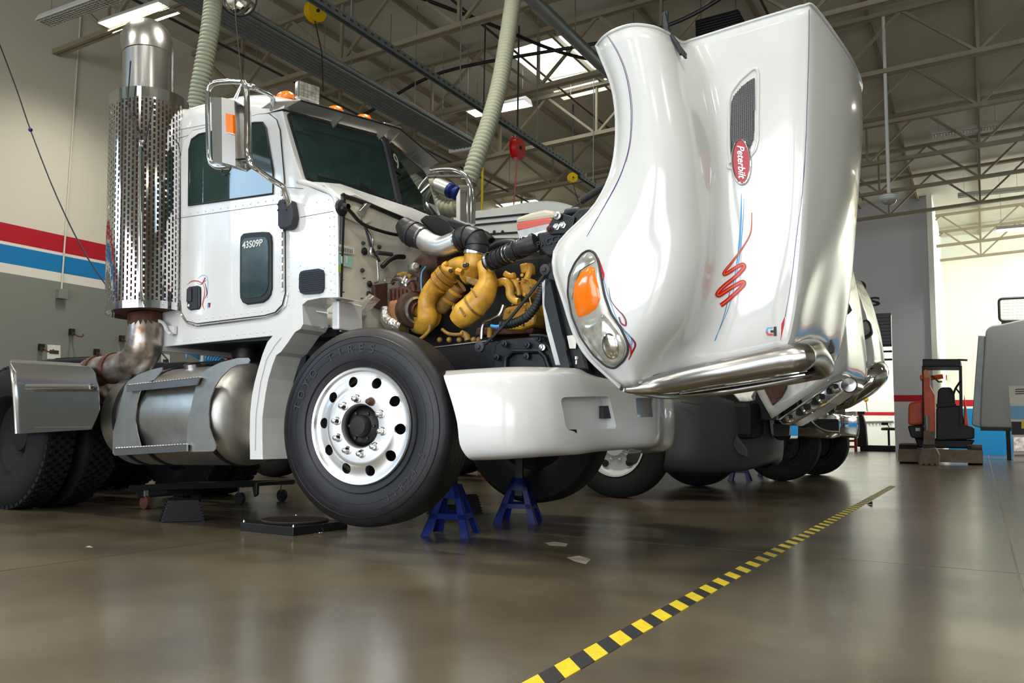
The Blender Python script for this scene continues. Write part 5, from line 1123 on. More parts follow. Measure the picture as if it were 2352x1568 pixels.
g2 = MB().prism(PP([(1783, 964), (1912, 876), (1938, 868), (1960, 876), (1964, 886), (1940, 898), (1905, 925), (1815, 977), (1797, 975)], 4.5), TY*.5).build('grille', 'chrome', h2, bevel=.03)
for (x, y, rx, ry) in ((1808, 962, 15, 8), (1845, 941, 20, 11), (1880, 917, 18, 11), (1912, 893, 16, 10)):
    a = math.radians(-33); MB().prism(PP([(x+rx*math.cos(t)*math.cos(a)-ry*math.sin(t)*math.sin(a), y+rx*math.cos(t)*math.sin(a)+ry*math.sin(t)*math.cos(a)) for t in np.linspace(0, 2*math.pi, 20, endpoint=False)], 4.49), TY*.02).build('grille_opening', 'ink', g2)
    MB().tube(crom(PP([(x-rx*.2, y-ry*.6), (x+rx*.2, y+ry*.4), (x+rx, y+ry*.2)], 4.47), 4), .022, 8).build('grille_bar', 'chrome', g2)
MB().lathe(P(1951, 884, 4.48), -TY, [(.0, 0), (.07, 0), (.06, .02), (0, .03)], 18).build('grille_emblem', 'steel', g2)
M['bump2'] = mat('dark_grey_bumper', rgb(62, 66, 68), .45)
b2 = sheet('bumper', [[(1440,905,4.4),(1560,893,4.35),(1640,908,4.5),(1710,930,4.8),(1776,948,5.3)],
 [(1440,925,4.2),(1560,908,4.2),(1640,922,4.38),(1715,942,4.7),(1788,962,5.3)],
 [(1440,1000,4.1),(1560,1000,4.14),(1640,1004,4.34),(1716,1010,4.68),(1790,1020,5.3)],
 [(1440,1060,4.1),(1560,1068,4.16),(1640,1070,4.36),(1714,1066,4.7),(1786,1048,5.3)],
 [(1450,1082,4.3),(1560,1084,4.3),(1640,1086,4.5),(1708,1080,4.85),(1772,1062,5.3)]], 'bump2', t2, mirror=5.35)
MB().prism(roundpoly(PP([(1766, 950), (1790, 962), (1816, 968), (1816, 1008), (1790, 1012), (1772, 1000)], 4.98), .03), TY*.3).build('bumper_insert', 'chrome', b2); MB().prism(roundpoly(PP([(1775, 972), (1814, 976), (1813, 1000), (1778, 1002)], 4.96), .02), TY*.02).build('insert_opening', 'ink', b2)
MB().prism(PP([(1690, 998), (1700, 1010), (1716, 1030), (1718, 1052), (1695, 1042), (1682, 1022)], 4.5), TY*.03).build('fog_lamp_pocket', 'greyp', b2, bevel=.01)
MB().prism(PP([(1565, 922), (1650, 935), (1662, 937), (1650, 938), (1565, 924)], 4.1), TY*.01).build('bumper_crease', 'greyp', b2)
def wheel2(x, y, r, mt, parent, zc=None, face='plate', name='front_wheel'):
    c = T(x, y, r if zc is None else zc); o = MB().lathe(c, TY, tyre_prof(r, .28, .29), 48).build(name, 'tread', parent)
    d_ = MB().lathe(c, TY, [(.295, .03), (.3, .0), (.285, .0), (.275, .05), (.24, .08), (.17, .05), (.11, .05), (.1, .0), (0, -.02)], 40).build('rim', mt, o)
    u_, v_ = TX, TZ
    for k in range(10):
        a = 2*math.pi*k/10; MB().lathe(c+(u_*math.cos(a)+v_*math.sin(a))*.14+TY*.045, -TY, [(.018, 0), (.016, .02), (0, .035)], 8).build('lug_nut', mt, o)
    for k in range(5):
        a = 2*math.pi*(k+.3)/5; MB().lathe(c+(u_*math.cos(a)+v_*math.sin(a))*.21+TY*.055, -TY, [(.035, 0), (.035, .006), (0, .007)], 14).build('hand_hole', 'ink', o)
    return o
M['wsteel'] = mat('white_wheel_paint', rgb(205, 206, 204), .35)
wx2 = toT(P(1410, 1025, 4.05)); wheel2(wx2[0], 4.05, .5, 'wsteel', t2); wheel2(wx2[0], 6.3, .5, 'dark', t2, name='far_front_wheel')
for xx in (-3.8, -5.1):
    wheel2(xx, 4.1, .51, 'wsteel', t2, name='rear_wheel'); wheel2(xx, 6.3, .51, 'wsteel', t2, name='rear_wheel')
for yy_ in (4.9, 5.75): MB().bar(T(-5.6, yy_, .9), T(.95, yy_, .9), .09, .28).build('frame_rail', 'chassis', t2)
MB().box(T(wx2[0], 5.3, .6), (.15, 2.0, .12)).build('front_axle', 'dark', t2); MB().box(T(-.1, 5.35, 1.15), (1.3, 1.0, .8)).build('engine', 'dark', t2, bevel=.08)
MB().box(T(.55, 5.35, .75), (.5, 1.6, .35)).build('radiator_base', 'dark', t2, bevel=.05)
# cab of the second truck: rounded white body with louvre seams
c2r = []
for (pxs) in ([(1040, 545), (1040, 490), (1042, 484)], ):
    pass
top2 = [(1040, 487, 4.7), (1075, 484, 4.7), (1130, 478, 4.7), (1200, 464, 4.7), (1255, 460, 4.7), (1300, 467, 4.7), (1335, 485, 4.7), (1360, 520, 4.7)]
base = [(a, 585, c) for a, b, c in top2]
ct2 = [np.array(P(*q_)) for q_ in top2]; cb2 = [np.array(P(*q_)) for q_ in base]
ct2 = crom(ct2, 3); cb2 = [np.array([p[0], p[1], 1.35]) for p in ct2]
m_ = MB(); m_.slab([ct2, cb2], TY*1.5); m_.grid([ct2, [p+TY*1.5 for p in ct2]], 0, True); cab2 = m_.build('cab', 'plate', t2, bevel=.03)
for a, b in (((1085, 504), (1204, 492)), ((1088, 517), (1186, 508)), ((1088, 540), (1250, 530))): MB().bar(P(*a, 4.69), P(*b, 4.69), .012, .022).build('body_seam', 'ink', cab2)
MB().prism([P(1207+x, 493+y, 4.68) for x, y in ((-10, 3), (-4, -3), (8, -4), (12, -2), (6, 2), (-6, 5))], TY*.02).build('body_handle', 'ink', cab2)
for x in (1135, 1154): MB().lathe(P(x, 532, 4.69), -TY, [(.02, 0), (.015, .01), (0, .015)], 8).build('body_bolt', 'greyp', cab2)
MB().box(T(-3.0, 5.35, 1.7), (1.6, 1.9, 1.3)).build('cab_rear', 'white', t2, bevel=.08)
# ================================================================ THIRD TRUCK
t3 = root('semi_truck', T(-1, 9.3, 0), 'white semi truck third in the row, only its tipped hood and chrome front showing', 'truck')
h3 = sheet('hood', [[(1880,930,8.2),(1930,905,8.2),(1975,872,8.25),(2000,845,8.4),(2022,842,8.9)],
 [(1860,860,8.2),(1910,850,8.2),(1965,830,8.25),(1998,812,8.4),(2021,808,8.9)],
 [(1850,760,8.2),(1900,755,8.2),(1955,748,8.25),(1988,743,8.4),(2010,745,8.9)],
 [(1840,670,8.2),(1890,668,8.2),(1940,665,8.25),(1968,664,8.4),(1979,680,8.9)],
 [(1830,620,8.2),(1880,618,8.2),(1920,615,8.25),(1942,615,8.4),(1950,632,8.9)]], 'hoodw', t3, mirror=9.0)
MB().prism(roundpoly(PP([(1969, 740), (1992, 732), (1999, 742), (2004, 764), (1996, 774), (1976, 782)], 8.1), .05), TY*.1).build('headlight', 'ink', h3, bevel=.01)
MB().prism(roundpoly(PP([(1971, 744), (1990, 737), (1995, 744), (1999, 760), (1992, 768), (1976, 774)], 8.08), .04), TY*.04).build('headlight_lens', 'lens', h3)
MB().tube(crom([P(*q_) for q_ in ((1905, 938, 8.25), (1940, 918, 8.2), (1985, 885, 8.2), (2010, 862, 8.25), (2014, 852, 8.8), (2014, 852, 9.6))], 5), [.06, .12, .15, .15, .15, .14], 14).build('grille_surround', 'chrome', h3)
b3 = sheet('bumper', [[(1790,950,8.1),(1850,944,8.0),(1900,946,8.05),(1926,950,8.4),(1934,953,8.9)],[(1790,975,8.05),(1850,972,7.95),(1900,972,8.0),(1928,973,8.4),(1937,975,8.9)],[(1790,1003,8.1),(1850,1004,8.0),(1900,1006,8.05),(1924,1003,8.4),(1932,1000,8.9)]], 'chrome', t3, mirror=9.1)
MB().prism(roundpoly(PP([(1858, 962), (1926, 962), (1927, 990), (1900, 990), (1858, 975)], 7.93), .03), TY*.02).build('bumper_opening', 'ink', b3)
MB().tube(crom(PP([(1857, 958), (1875, 978), (1900, 990), (1928, 992)], 7.92), 4), .02, 8).build('bumper_guard', 'chrome', b3)
wheel2(.15, 8.15, .5, 'dark', t3); wheel2(.15, 10.2, .5, 'dark', t3, name='far_front_wheel')
MB().box(T(-.4, 9.2, 1.0), (2.2, 1.4, .7)).build('engine', 'dark', t3, bevel=.08)
for yy_ in (8.8, 9.65): MB().bar(T(-5, yy_, .9), T(.6, yy_, .9), .09, .28).build('frame_rail', 'chassis', t3)
MB().box(T(-2.6, 9.2, 1.7), (1.9, 1.9, 1.4)).build('cab', 'white', t3, bevel=.1); wheel2(-3.8, 8.2, .51, 'wsteel', t3, name='rear_wheel'); wheel2(-3.8, 10.2, .51, 'wsteel', t3, name='rear_wheel')
# ================================================================ JACK STANDS
def stand(c, h, label, mt='bluep', s=1.0, rot=0, grp='blue jack stands'):
    c = np.array(c, float); r = root('jack_stand', c, label, 'jack stand', grp); ca, sa = math.cos(rot), math.sin(rot); A = TX*ca+TY*sa; B = -TX*sa+TY*ca; b = .15*s; t = .045*s; hb_ = .30*s
    for i in (-1, 1):
        for j in (-1, 1):
            foot = c+A*i*b+B*j*b; topp = c+A*i*t+B*j*t+TZ*hb_
            m_ = MB(); m_.prism([foot, foot-A*i*.055*s, topp-A*i*.03*s, topp], -B*j*.006); m_.prism([foot, foot-B*j*.055*s, topp-B*j*.03*s, topp], -A*i*.006); m_.build('leg', mt, r)
    for i in (-1, 1):
        k_ = .5; q_ = lambda i_, j_, z: c+A*i_*(b+(t-b)*z/hb_)+B*j_*(b+(t-b)*z/hb_)+TZ*z
        MB().prism([q_(i, -1, .1*s), q_(i, 1, .1*s), q_(i, 1, .13*s), q_(i, -1, .13*s)], A*-i*.005).build('brace', mt, r); MB().prism([q_(-1, i, .1*s), q_(1, i, .1*s), q_(1, i, .13*s), q_(-1, i, .13*s)], B*-i*.005).build('brace', mt, r)
        MB().prism([q_(i, -1, .22*s), q_(i, 1, .22*s), q_(i, 1, hb_), q_(i, -1, hb_)], A*-i*.005).build('collar', mt, r); MB().prism([q_(-1, i, .22*s), q_(1, i, .22*s), q_(1, i, hb_), q_(-1, i, hb_)], B*-i*.005).build('collar', mt, r)
    MB().box(c+TZ*(h-.05+.12)/2, (.05, .05, h-.05-.12), (A, B, TZ)).build('ratchet_post', 'chassis', r).location = (0, 0, .06)
    MB().prism([c+A*x+TZ*z-B*.04 for x, z in ((-.07, h), (-.05, h-.03), (.05, h-.03), (.07, h), (.06, h-.06), (-.06, h-.06))], B*.08).build('saddle', 'chassis', r); return r
stand(T(.0, .9, 0), .575, 'blue steel jack stand partly hidden behind the near front tyre', rot=.35)
stand(T(-.03, 1.74, 0), .575, 'blue steel jack stand standing alone under the white bumper', rot=.35)
stand(Wz(1700, 1103, 0)*1.0, .5, 'small dark blue jack stand under the dark grey bumper, left one', s=1.0, rot=.2); stand(Wz(1765, 1092, 0), .5, 'small dark blue jack stand under the dark grey bumper, right one', rot=.2)
stand(Wz(1105, 1082, 0), .4, 'small red jack stand far back, seen between the tyres', mt='red', s=.8, grp='red stands')
# ---- wheel chocks
def chock(a, b, hpx, label):
    A, B = Wz(*a, 0), Wz(*b, 0); d = unit(B-A); L_ = np.linalg.norm(B-A); n_ = np.cross(TZ, d); n_ = n_ if n_@fw > 0 else -n_; z = float((A-CC)@fw); h = hpx/F*z
    o = MB().prism([A, B, B-d*L_*.14+TZ*h, A+d*L_*.14+TZ*h], n_*.18).build('wheel_chock', 'black', bevel=.004); tag(o, label, 'wheel chock', 'black wheel chocks')
    m_ = MB()
    for k in range(7):
        t = k/7; p = A+d*L_*.14*t+TZ*h*t; m_.bar(p, p+n_*.18, .014, .014)
        p = B-d*L_*.14*t+TZ*h*t; m_.bar(p, p+n_*.18, .014, .014)
    m_.build('grip_tooth', 'black', o, kind='stuff'); return o
chock((370, 1200), (468, 1197), 50, 'black rubber chock block on the floor left of the turntable'); chock((1012, 1184), (1108, 1178), 46, 'black ridged chock block between the two blue jack stands')
# ---- alignment turntable
c1, c2_, c3 = Wz(551, 1218, 0), Wz(673, 1231, 0), Wz(798, 1214, 0); c4 = c1+c3-c2_
tt_ = root('wheel_turntable', (c1+c3)/2, 'flat black wheel alignment turntable on the floor beside the tyre', 'turntable')
MB().prism([c1, c2_, c3, c4], TZ*.05).build('base_plate', 'black', tt_, bevel=.003); MB().prism([p*.985+(c1+c3)/2*.015+TZ*.024 for p in (c1, c2_, c3, c4)], TZ*.004).build('base_rim', 'greyp', tt_)
cc3 = (c1+c3)/2; MB().lathe(cc3+TZ*.05, TZ, [(.0, 0), (.2, 0), (.205, .006), (.2, .014), (0, .014)], 40).build('turn_disc', 'dark', tt_); MB().tube(circ(cc3+TZ*.064, TZ, .2, 36), .003, 6, closed=True).build('disc_edge', 'rust', tt_)
for p in (c1, c2_, c3, c4): q_ = p*.93+cc3*.07; MB().lathe(q_+TZ*.05, TZ, [(.007, 0), (.007, .008), (.004, .014), (0, .015)], 8).build('pin', 'steel', tt_)
pc3 = [Wz(742, 1203, .05), Wz(738, 1210, .03), Wz(742, 1217, .02), Wz(740, 1223, .01), Wz(730, 1224, .005), Wz(722, 1226, .005), Wz(712, 1228, .005)]
ch_ = crom(pc3, 2)
for k in range(len(ch_)-1):
    a, b = ch_[k], ch_[k+1]; MB().tube([a, (a+b)/2+np.array([0, 0, .003]), b], .0022, 5).build('chain_link', 'steel', tt_)
# ---- creeper / dolly under the tank
cr = root('transmission_dolly', Wz(420, 1150, 0), 'low black wheeled dolly on the floor under the fuel tank', 'dolly')
pA, pB = Wz(300, 1120, .16), Wz(578, 1112, .16); 
for off in (0, .45):
    MB().bar(pA+TY*off, pB+TY*off, .05, .04).build('side_rail', 'black', cr)
for t in (0, .33, .66, 1): q_ = lerp(pA, pB, t); MB().bar(q_, q_+TY*.45, .05, .03).build('cross_rail', 'black', cr)
MB().prism([pB, pB+TZ*.02, pB+TX*.06+TZ*.02, pB+TX*.06-TZ*.08, pB+TX*.03-TZ*.1], TY*.03).build('handle', 'black', cr, bevel=.005)
for t in (.12, .9):
    for off in (0, .45):
        q_ = lerp(pA, pB, t)+TY*off; w_ = np.array([q_[0], q_[1], .05]); MB().tube([w_-TY*.015, w_+TY*.015], .05, 16).build('caster_wheel', 'rust' if t < .5 and off == 0 else 'black', cr); MB().bar(w_+TZ*.03, w_+TZ*.1, .03, .02).build('caster_fork', 'steel', cr)
MB().prism([lerp(pA, pB, .02)+TZ*.02, lerp(pA, pB, .25)+TZ*.02, lerp(pA, pB, .3)-TZ*.06, lerp(pA, pB, .05)-TZ*.08], TY*.3).build('end_housing', 'black', cr, bevel=.01)
# ================================================================ OVERHEAD
M['hose'] = mat('exhaust_hose_fabric', rgb(150, 152, 130), .7)
def corr(name, path, r, label, parent=None, cat='exhaust hose', dens=26, mt='hose'):
    q_ = crom(path, 12); L_ = [0]
    for i in range(1, len(q_)): L_.append(L_[-1]+np.linalg.norm(q_[i]-q_[i-1]))
    n_ = int(L_[-1]*dens*3); pts = [np.array([np.interp(s_, L_, [p[k] for p in q_]) for k in range(3)]) for s_ in np.linspace(0, L_[-1], n_)]
    rr = [r*(1 if i % 3 != 2 else .88) for i in range(len(pts))]
    o = MB().tube(pts, rr, 20).build(name, mt, parent)
    if parent is None: tag(o, label, cat, 'ribbed exhaust extraction hoses')
    return o
yh = 3.0
p2 = [P(1182, -60, 3.3), P(1178, 0, 3.2), P(1165, 90, 3.0), P(1148, 190, 2.8), P(1124, 280, 2.6), P(1096, 360, 2.45), P(1076, 420, 2.4)]
tp_ = p2[0]; p2 = [np.array([tp_[0]+.1, tp_[1], roofz(tp_[0])-.04])]+p2
def r_at(p, rp): return rp*float((p-CC)@fw)/F
eh = corr('exhaust_hose', p2, r_at(p2[4], 20), 'ribbed grey extraction hose hanging from the ceiling behind the windshield')
j = [P(1072, 430, 2.4), P(1066, 465, 2.4), P(1040, 480, 2.4), P(1005, 472, 2.38), P(988, 450, 2.36), P(990, 430, 2.36), P(1005, 424, 2.36)]
corr('hose_bend', j, r_at(j[2], 20), '', parent=eh, dens=22)
MB().tube([P(1003, 424, 2.36), P(1032, 436, 2.36)], r_at(j[2], 17), 20).build('hose_nozzle', 'alu', eh)
m_ = MB(); m_.lathe(P(1030, 436, 2.36), unit(P(1050, 444, 2.36)-P(1030, 436, 2.36)), [(r_at(j[2], a), b) for a, b in ((14, 0), (17, .01), (17, .04), (10, .06), (10, .075), (17, .09), (17, .12), (0, .13))], 16); m_.build('nozzle_coupling', 'bluep', eh)
h1 = [P(493, -40, 1.75), P(490, 0, 1.75), P(482, 70, 1.72), P(468, 150, 1.7), P(455, 220, 1.7), P(440, 330, 1.7), P(425, 460, 1.7)]
tp_ = h1[0]; h1 = [np.array([tp_[0], tp_[1], roofz(tp_[0])-.04])]+h1
corr('exhaust_hose', h1, r_at(h1[3], 21), 'ribbed grey extraction hose hanging behind the cab next to the stack')
# radiant heater panel: long ribbed tray
rh = root('radiant_heater', (-7.7, 8, 5.5), 'long ribbed grey radiant heater tray slung along the ceiling', 'heater')
ya, yb, za = 3.6, 12.05, 5.5
for k in range(9):
    x = -7.98+k*.068; MB().tube([(x, ya, za+.02*(k in (0, 8))), (x, yb, za+.02*(k in (0, 8)))], .03, 8).build('tray_rib', 'galv', rh)
MB().box((-7.7, (ya+yb)/2, za+.03), (.6, yb-ya, .02), (WX, WY, TZ)).build('tray_top', 'galv', rh); MB().box((-7.7, yb+.02, za+.02), (.66, .06, .16), (WX, WY, TZ)).build('end_cap', 'lampw', rh)
for y in np.arange(4.2, 12, 1.5):
    for x in (-7.95, -7.45): MB().tube([(x, y, za+.03), (x, y, roofz(x)-.02)], .006, 6).build('hanger_rod', 'galv', rh)
# crane runway rails / conduits
def rail(name, x, z, y0, y1, w_, label, cat, mt='galv', rnd=False):
    r = root(name, (x, (y0+y1)/2, z), label, cat)
    if rnd: MB().tube([(x, y0, z), (x, y1, z)], w_/2, 14).build('pipe', mt, r)
    else:
        for dx in (-w_/2, w_/2): MB().box((x+dx, (y0+y1)/2, z), (.012, y1-y0, w_), (WX, WY, TZ)).build('side_flange', mt, r)
        MB().box((x, (y0+y1)/2, z+w_/2), (w_, y1-y0, .01), (WX, WY, TZ)).build('web_plate', mt, r)
        m_ = MB()
        for y in np.arange(y0, y1, .12): m_.box((x+w_/2+.006, y, z), (.004, .05, w_*.3), (WX, WY, TZ))
        m_.build('slot', 'greyp', r, kind='stuff')
    for y in np.arange(y0+.6, y1, 2.2): MB().tube([(x, y, z), (x, y, roofz(x)-.02)], .008, 6).build('hanger_rod', 'galv', r)
    return r
rail('trolley_rail', -5.85, 5.0, 4.0, 13.0, .075, 'slotted steel trolley rail running back above the cab to the ribbed hose', 'rail')
rail('trolley_rail', -5.95, 5.0, 13.0, 18, .06, 'slotted steel trolley rail continuing behind the lit fixture', 'rail')
rail('vent_pipe', float(Wz(1310, 82, 5.9)[0]), 5.9, 5.0, 16.5, .17, 'round galvanised pipe running under the skylight to the raised hood', 'pipe', rnd=True)
for k, (x, z, y0, y1, lab) in enumerate([(-9.6, 6.2, 4, 24, 'thin black conduit beneath the roof near the left wall'), (-6.6, 6.9, 5, 24, 'thin brown conduit beneath the roof left of the skylight'), (-2.6, 6.9, 5, 24, 'thin brown conduit beneath the roof above the raised hood')]):
    o = MB().tube([(x, y0, z), (x, y1, z)], .02, 8).build('conduit', 'greyp' if k == 0 else 'rust'); tag(o, lab, 'conduit')
    for y in np.arange(y0+1, y1, 4): MB().tube([(x, y, z), (x, y, roofz(x)-.01)], .006, 6).build('hanger_rod', 'galv', o)
for k, (pts, lab) in enumerate([([(-11.3, 10.9, 6.3), (-9.4, 10.95, 5.9), (-7.4, 10.9, 6.35), (-4, 11.0, 6.3), (-2.5, 11, 6.7)], 'black cable looping under the roof above the white cab'), ([(-7.4, 8.6, 6.9), (-6.2, 10, 6.55), (-5.2, 11.6, 6.4), (-3.6, 12.6, 6.45), (-2, 13.4, 6.9)], 'black cable sagging past the ribbed hose to the skylight')]):
    o = MB().tube(crom(pts, 8), .028, 8).build('cable', 'black'); tag(o, lab, 'cable')
# hose reels
def reel(c, r, w_, mt, label, ax, cat='hose reel', cord=None, cm='black', top=True):
    c = np.array(c, float); rt = root('hose_reel', c, label, cat); ax = unit(ax)
    MB().lathe(c-ax*w_/2, ax, [(0, 0), (r, 0), (r, .01), (r*.72, .02), (r*.72, w_-.02), (r, w_-.01), (r, w_), (0, w_)], 32).build('drum', mt, rt)
    MB().tube([c-ax*(w_/2+.02), c+ax*(w_/2+.02)], r*.16, 12).build('hub', 'black', rt)
    MB().bar(c-ax*(w_/2+.012), c-ax*(w_/2+.012)+TZ*r*1.15, r*.28, .012, up=ax).build('arm', 'black', rt)
    if top: MB().tube([c+TZ*r, (c[0], c[1], roofz(c[0])-.02)], .015, 8).build('mount', 'greyp', rt)
    if cord is not None: MB().tube([c-TZ*r*.9]+[np.array(q_) for q_ in cord], .012 if cm != 'black' else .007, 6).build('hose', cm, rt)
    return rt
M['reely'] = mat('reel_yellow', rgb(214, 172, 10), .35); M['reelr'] = mat('reel_red', rgb(214, 40, 34), .35); M['hosey'] = mat('air_hose_yellow', rgb(226, 196, 10), .4); M['hosep'] = mat('air_hose_pink', rgb(190, 90, 96), .5)
cy_ = Wy(724, 27, 7.6); reel(cy_, .135, .1, 'reely', 'yellow cord reel hanging near the top edge above the cab', RR*.75-fw*.65, cord=[Wy(739, 120, 7.6), Wy(742, 210, 7.6)])
cy_ = Wy(1188, 340, 11.6); reel(cy_, .19, .12, 'reelr', 'red hose reel hanging under the lit fixture', RR*.9-fw*.42, cord=[Wy(1180, 470, 11.6)], cm='hosep')
cy_ = Wy(1315, 408, 15.0); reel(cy_, .1, .08, 'reely', 'small yellow cord reel hanging left of the raised hood', RR*.25-fw*.95, cord=[Wy(1330, 470, 15)])
hy = MB().tube([Wy(1108.5, 384, 11), Wy(1107, 484, 11), np.array([*Wy(1107, 484, 11)[:2], 2.2])], .02, 8).build('air_hose', 'hosey'); tag(hy, 'bright yellow air hose hanging straight down behind the chrome mirror', 'hose')
a_ = Wy(1108.5, 384, 11); MB().tube([a_, (a_[0], a_[1], roofz(a_[0])-.02)], .012, 6).build('hose_drop', 'greyp', hy)
# ceiling unit heater and dome camera, convex mirror
uh = root('unit_heater', Wy(1650, 60, 12.2), 'black box heater tucked under the roof behind the raised hood', 'heater')
MB().prism([Wy(1597, 47, 12.2), Wy(1695, 21, 12.2), Wy(1712, 50, 12.2), Wy(1598, 82, 12.2)], WY*.6).build('housing', 'ink', uh)
for k in range(5): MB().bar(Wy(1600, 54+6*k, 12.18), Wy(1700, 28+6*k, 12.18), .015, .02).build('fin', 'greyp', uh)
for x, y in ((1610, 50), (1690, 28)): a_ = Wy(x, y, 12.4); MB().tube([a_, (a_[0], a_[1], roofz(a_[0]))], .01, 6).build('hanger_rod', 'galv', uh)
dc = root('dome_camera', Wy(2042, 455, 14.2), 'white dome security camera on a long pole from the roof joist', 'security camera')
d0 = Wy(2042, 455, 14.2); MB().tube([d0, (d0[0], d0[1], roofz(d0[0])-.15)], .028, 10).build('pole', 'lampw', dc)
MB().lathe(d0+TZ*.04, -TZ, [(.03, -.03), (.13, -.01), (.15, .01), (.15, .035), (.14, .04), (.14, .06), (.115, .08)], 28).build('shroud', 'lampw', dc); MB().lathe(d0-TZ*.04, -TZ, [(.11, 0), (.1, .03), (.06, .065), (0, .08)], 24).build('dome', 'lens', dc)
cm_ = Wy(547, -6, 6.2); cmr = root('convex_mirror', cm_, 'round convex safety mirror at the top edge beside the ribbed hose', 'mirror')
nm2 = unit(CC-cm_+TZ*1.2); r_ = 40/F*float((cm_-CC)@fw); MB().lathe(cm_, nm2, [(r_, 0), (r_*.85, .03), (r_*.5, .055), (0, .065)], 36).build('mirror_dome', 'chrome', cmr); MB().tube(circ(cm_, nm2, r_, 36), .012, 6, closed=True).build('rim', 'black', cmr)
MB().tube([cm_, (cm_[0], cm_[1], roofz(cm_[0]))], .012, 6).build('rod', 'black', cmr)
# cable with ball in front of the left wall
cbp = [P(-25, 40, 1.3), P(10, 130, 1.3), P(40, 210, 1.3), P(70, 298, 1.3), P(130, 450, 1.3), P(200, 590, 1.3), P(290, 715, 1.3), P(385, 826, 1.3)]
oc = MB().tube(crom(cbp, 5), .007, 6).build('pull_cord', 'black'); tag(oc, 'thin black pull cord with a ball sagging past the left wall', 'cord'); MB().ball(P(70, 298, 1.3), .022).build('cord_ball', 'navy', oc)
# ---- left wall: hooks and notices
for k, (x, y) in enumerate([(165, 762), (280, 777), (95, 797), (222, 808)]):
    p = Wx(x, y, XL+.03); o = root('wall_hook', p, ['red and black double hook on the grey wall, highest one', 'red and black double hook on the grey wall nearest the exhaust elbow', 'red and black double hook left of the paper notice', 'red and black double hook low on the wall behind the fender'][k], 'hook', 'double hooks on the grey wall')
    MB().box(p, (.05, .07, .09), (WX, WY, TZ)).build('back_plate', 'black', o)
    for s_ in (-1, 1): MB().tube([p, p+WX*.08-TZ*.06+WY*.04*s_, p+WX*.14-TZ*.07+WY*.07*s_, p+WX*.14-TZ*.03+WY*.09*s_], .011, 6).build('prong', 'rust', o)
for x0, y0, x1, y1, lab in ((109, 791, 139, 824, 'paper notice on the grey wall above the quarter fender'), (271, 808, 296, 836, 'paper notice on the grey wall right of the exhaust elbow'), (371, 812, 390, 845, 'paper notice on the grey wall just below the cab corner'), (525, 808, 545, 830, 'paper notice on the grey wall behind the red air line')):
    q_ = [Wx(x0, y0, XL+.01), Wx(x1, y0+2, XL+.01), Wx(x1, y1, XL+.01), Wx(x0, y1, XL+.01)]; o = MB().prism(q_, WX*-.008).build('notice', 'plate'); tag(o, lab, 'notice', 'notices on the grey wall')
    c = sum(q_)/4; MB().box(c+WX*.004, (.002, abs(q_[1][1]-q_[0][1])*.7, .05), (WX, WY, TZ)).build('print', 'greyp', o)
# ---- wall lettering
for ch, x, y, lab in (('S', 2007, 694, 'dark letter S on the grey partition wall above the roller door'), ('O', 1970, 660, 'dark letter O on the grey partition wall, half hidden by the hood')):
    m_ = text(ch, Wy(x, y, YP-.01), WX, TZ, .5, .01, 'w', None, bold=.012); v = np.array(m_.v); c = v.mean(0); s_ = (1.55, 1, .72) if ch == 'S' else (1.2, 1, 1); m_.v = [tuple(c+(p-c)*np.array(s_)) for p in v]
    o = m_.build('wall_letter', 'ink'); tag(o, lab, 'letter')
# ================================================================ EXCAVATOR
ex = root('mini_excavator', Wz(2150, 1062, 0), 'orange mini excavator with a black canopy parked before the far wall', 'excavator')
def W_(pts, Y): return [Wy(a, b, Y) for a, b in pts]
M['exor'] = mat('excavator_orange', rgb(232, 92, 24), .35, noise=.3, nscale=4); M['blade'] = mat('worn_blade_steel', rgb(128, 112, 96), .6, noise=.4, nscale=6); M['exk'] = mat('excavator_black', rgb(26, 26, 28), .5)
def zfix(pts, z=0): return [np.array([p[0], p[1], max(p[2], z)]) for p in pts]
YE = 21.0
rws = [W_([(2063, 1031), (2160, 1031), (2258, 1034)], YE), W_([(2063, 1044), (2160, 1045), (2258, 1047)], YE-.05), W_([(2063, 1060), (2160, 1061), (2258, 1064)], YE-.12)]
MB().slab(rws, WY*.06).build('dozer_blade', 'blade', ex)
for x0, x1 in ((2066, 2108), (2222, 2256)):
    a0 = Wy(x0, 1030, YE+.4); a1 = Wy(x1, 1030, YE+.4); xm0, xm1 = a0[0], a1[0]
    tr_ = MB(); tr_.prism(roundpoly([np.array([xm0, y, z]) for y, z in ((YE+.2, 0), (YE+1.9, 0), (YE+1.9, .42), (YE+.2, .42))], .2, 5), WX*(xm1-xm0)); to = tr_.build('track', 'exk', ex)
    for k in range(10): MB().box(((xm0+xm1)/2, YE+.35+k*.17, .42), (xm1-xm0, .06, .03), (WX, WY, TZ)).build('track_pad', 'blade', to)
MB().prism(W_([(2100, 1005), (2240, 1010), (2225, 1030), (2110, 1028)], YE+.5), WY*1.0).build('undercarriage', 'exk', ex, bevel=.03)
MB().prism(roundpoly(W_([(2086, 930), (2092, 924), (2121, 918), (2122, 976), (2085, 976)], YE+.2), .08), WY*1.2).build('engine_cover', 'exor', ex, bevel=.04)
MB().prism(roundpoly(W_([(2084, 977), (2122, 977), (2122, 1008), (2092, 1005)], YE+.2), .06), WY*1.2).build('counterweight', 'exk', ex, bevel=.03); MB().box(Wy(2108, 986, YE+.17), (.09, .02, .07), (WX, WY, TZ)).build('work_lamp', 'plate', ex)
MB().prism(roundpoly(W_([(2150, 935), (2208, 930), (2215, 975), (2238, 980), (2238, 1008), (2150, 1012)], YE+.25), .06), WY*1.0).build('cab_platform', 'exk', ex, bevel=.03)
MB().prism(W_([(2214, 905), (2220, 940), (2224, 978), (2214, 978)], YE+.2), WY*.4).build('side_cover', 'exor', ex, bevel=.02)
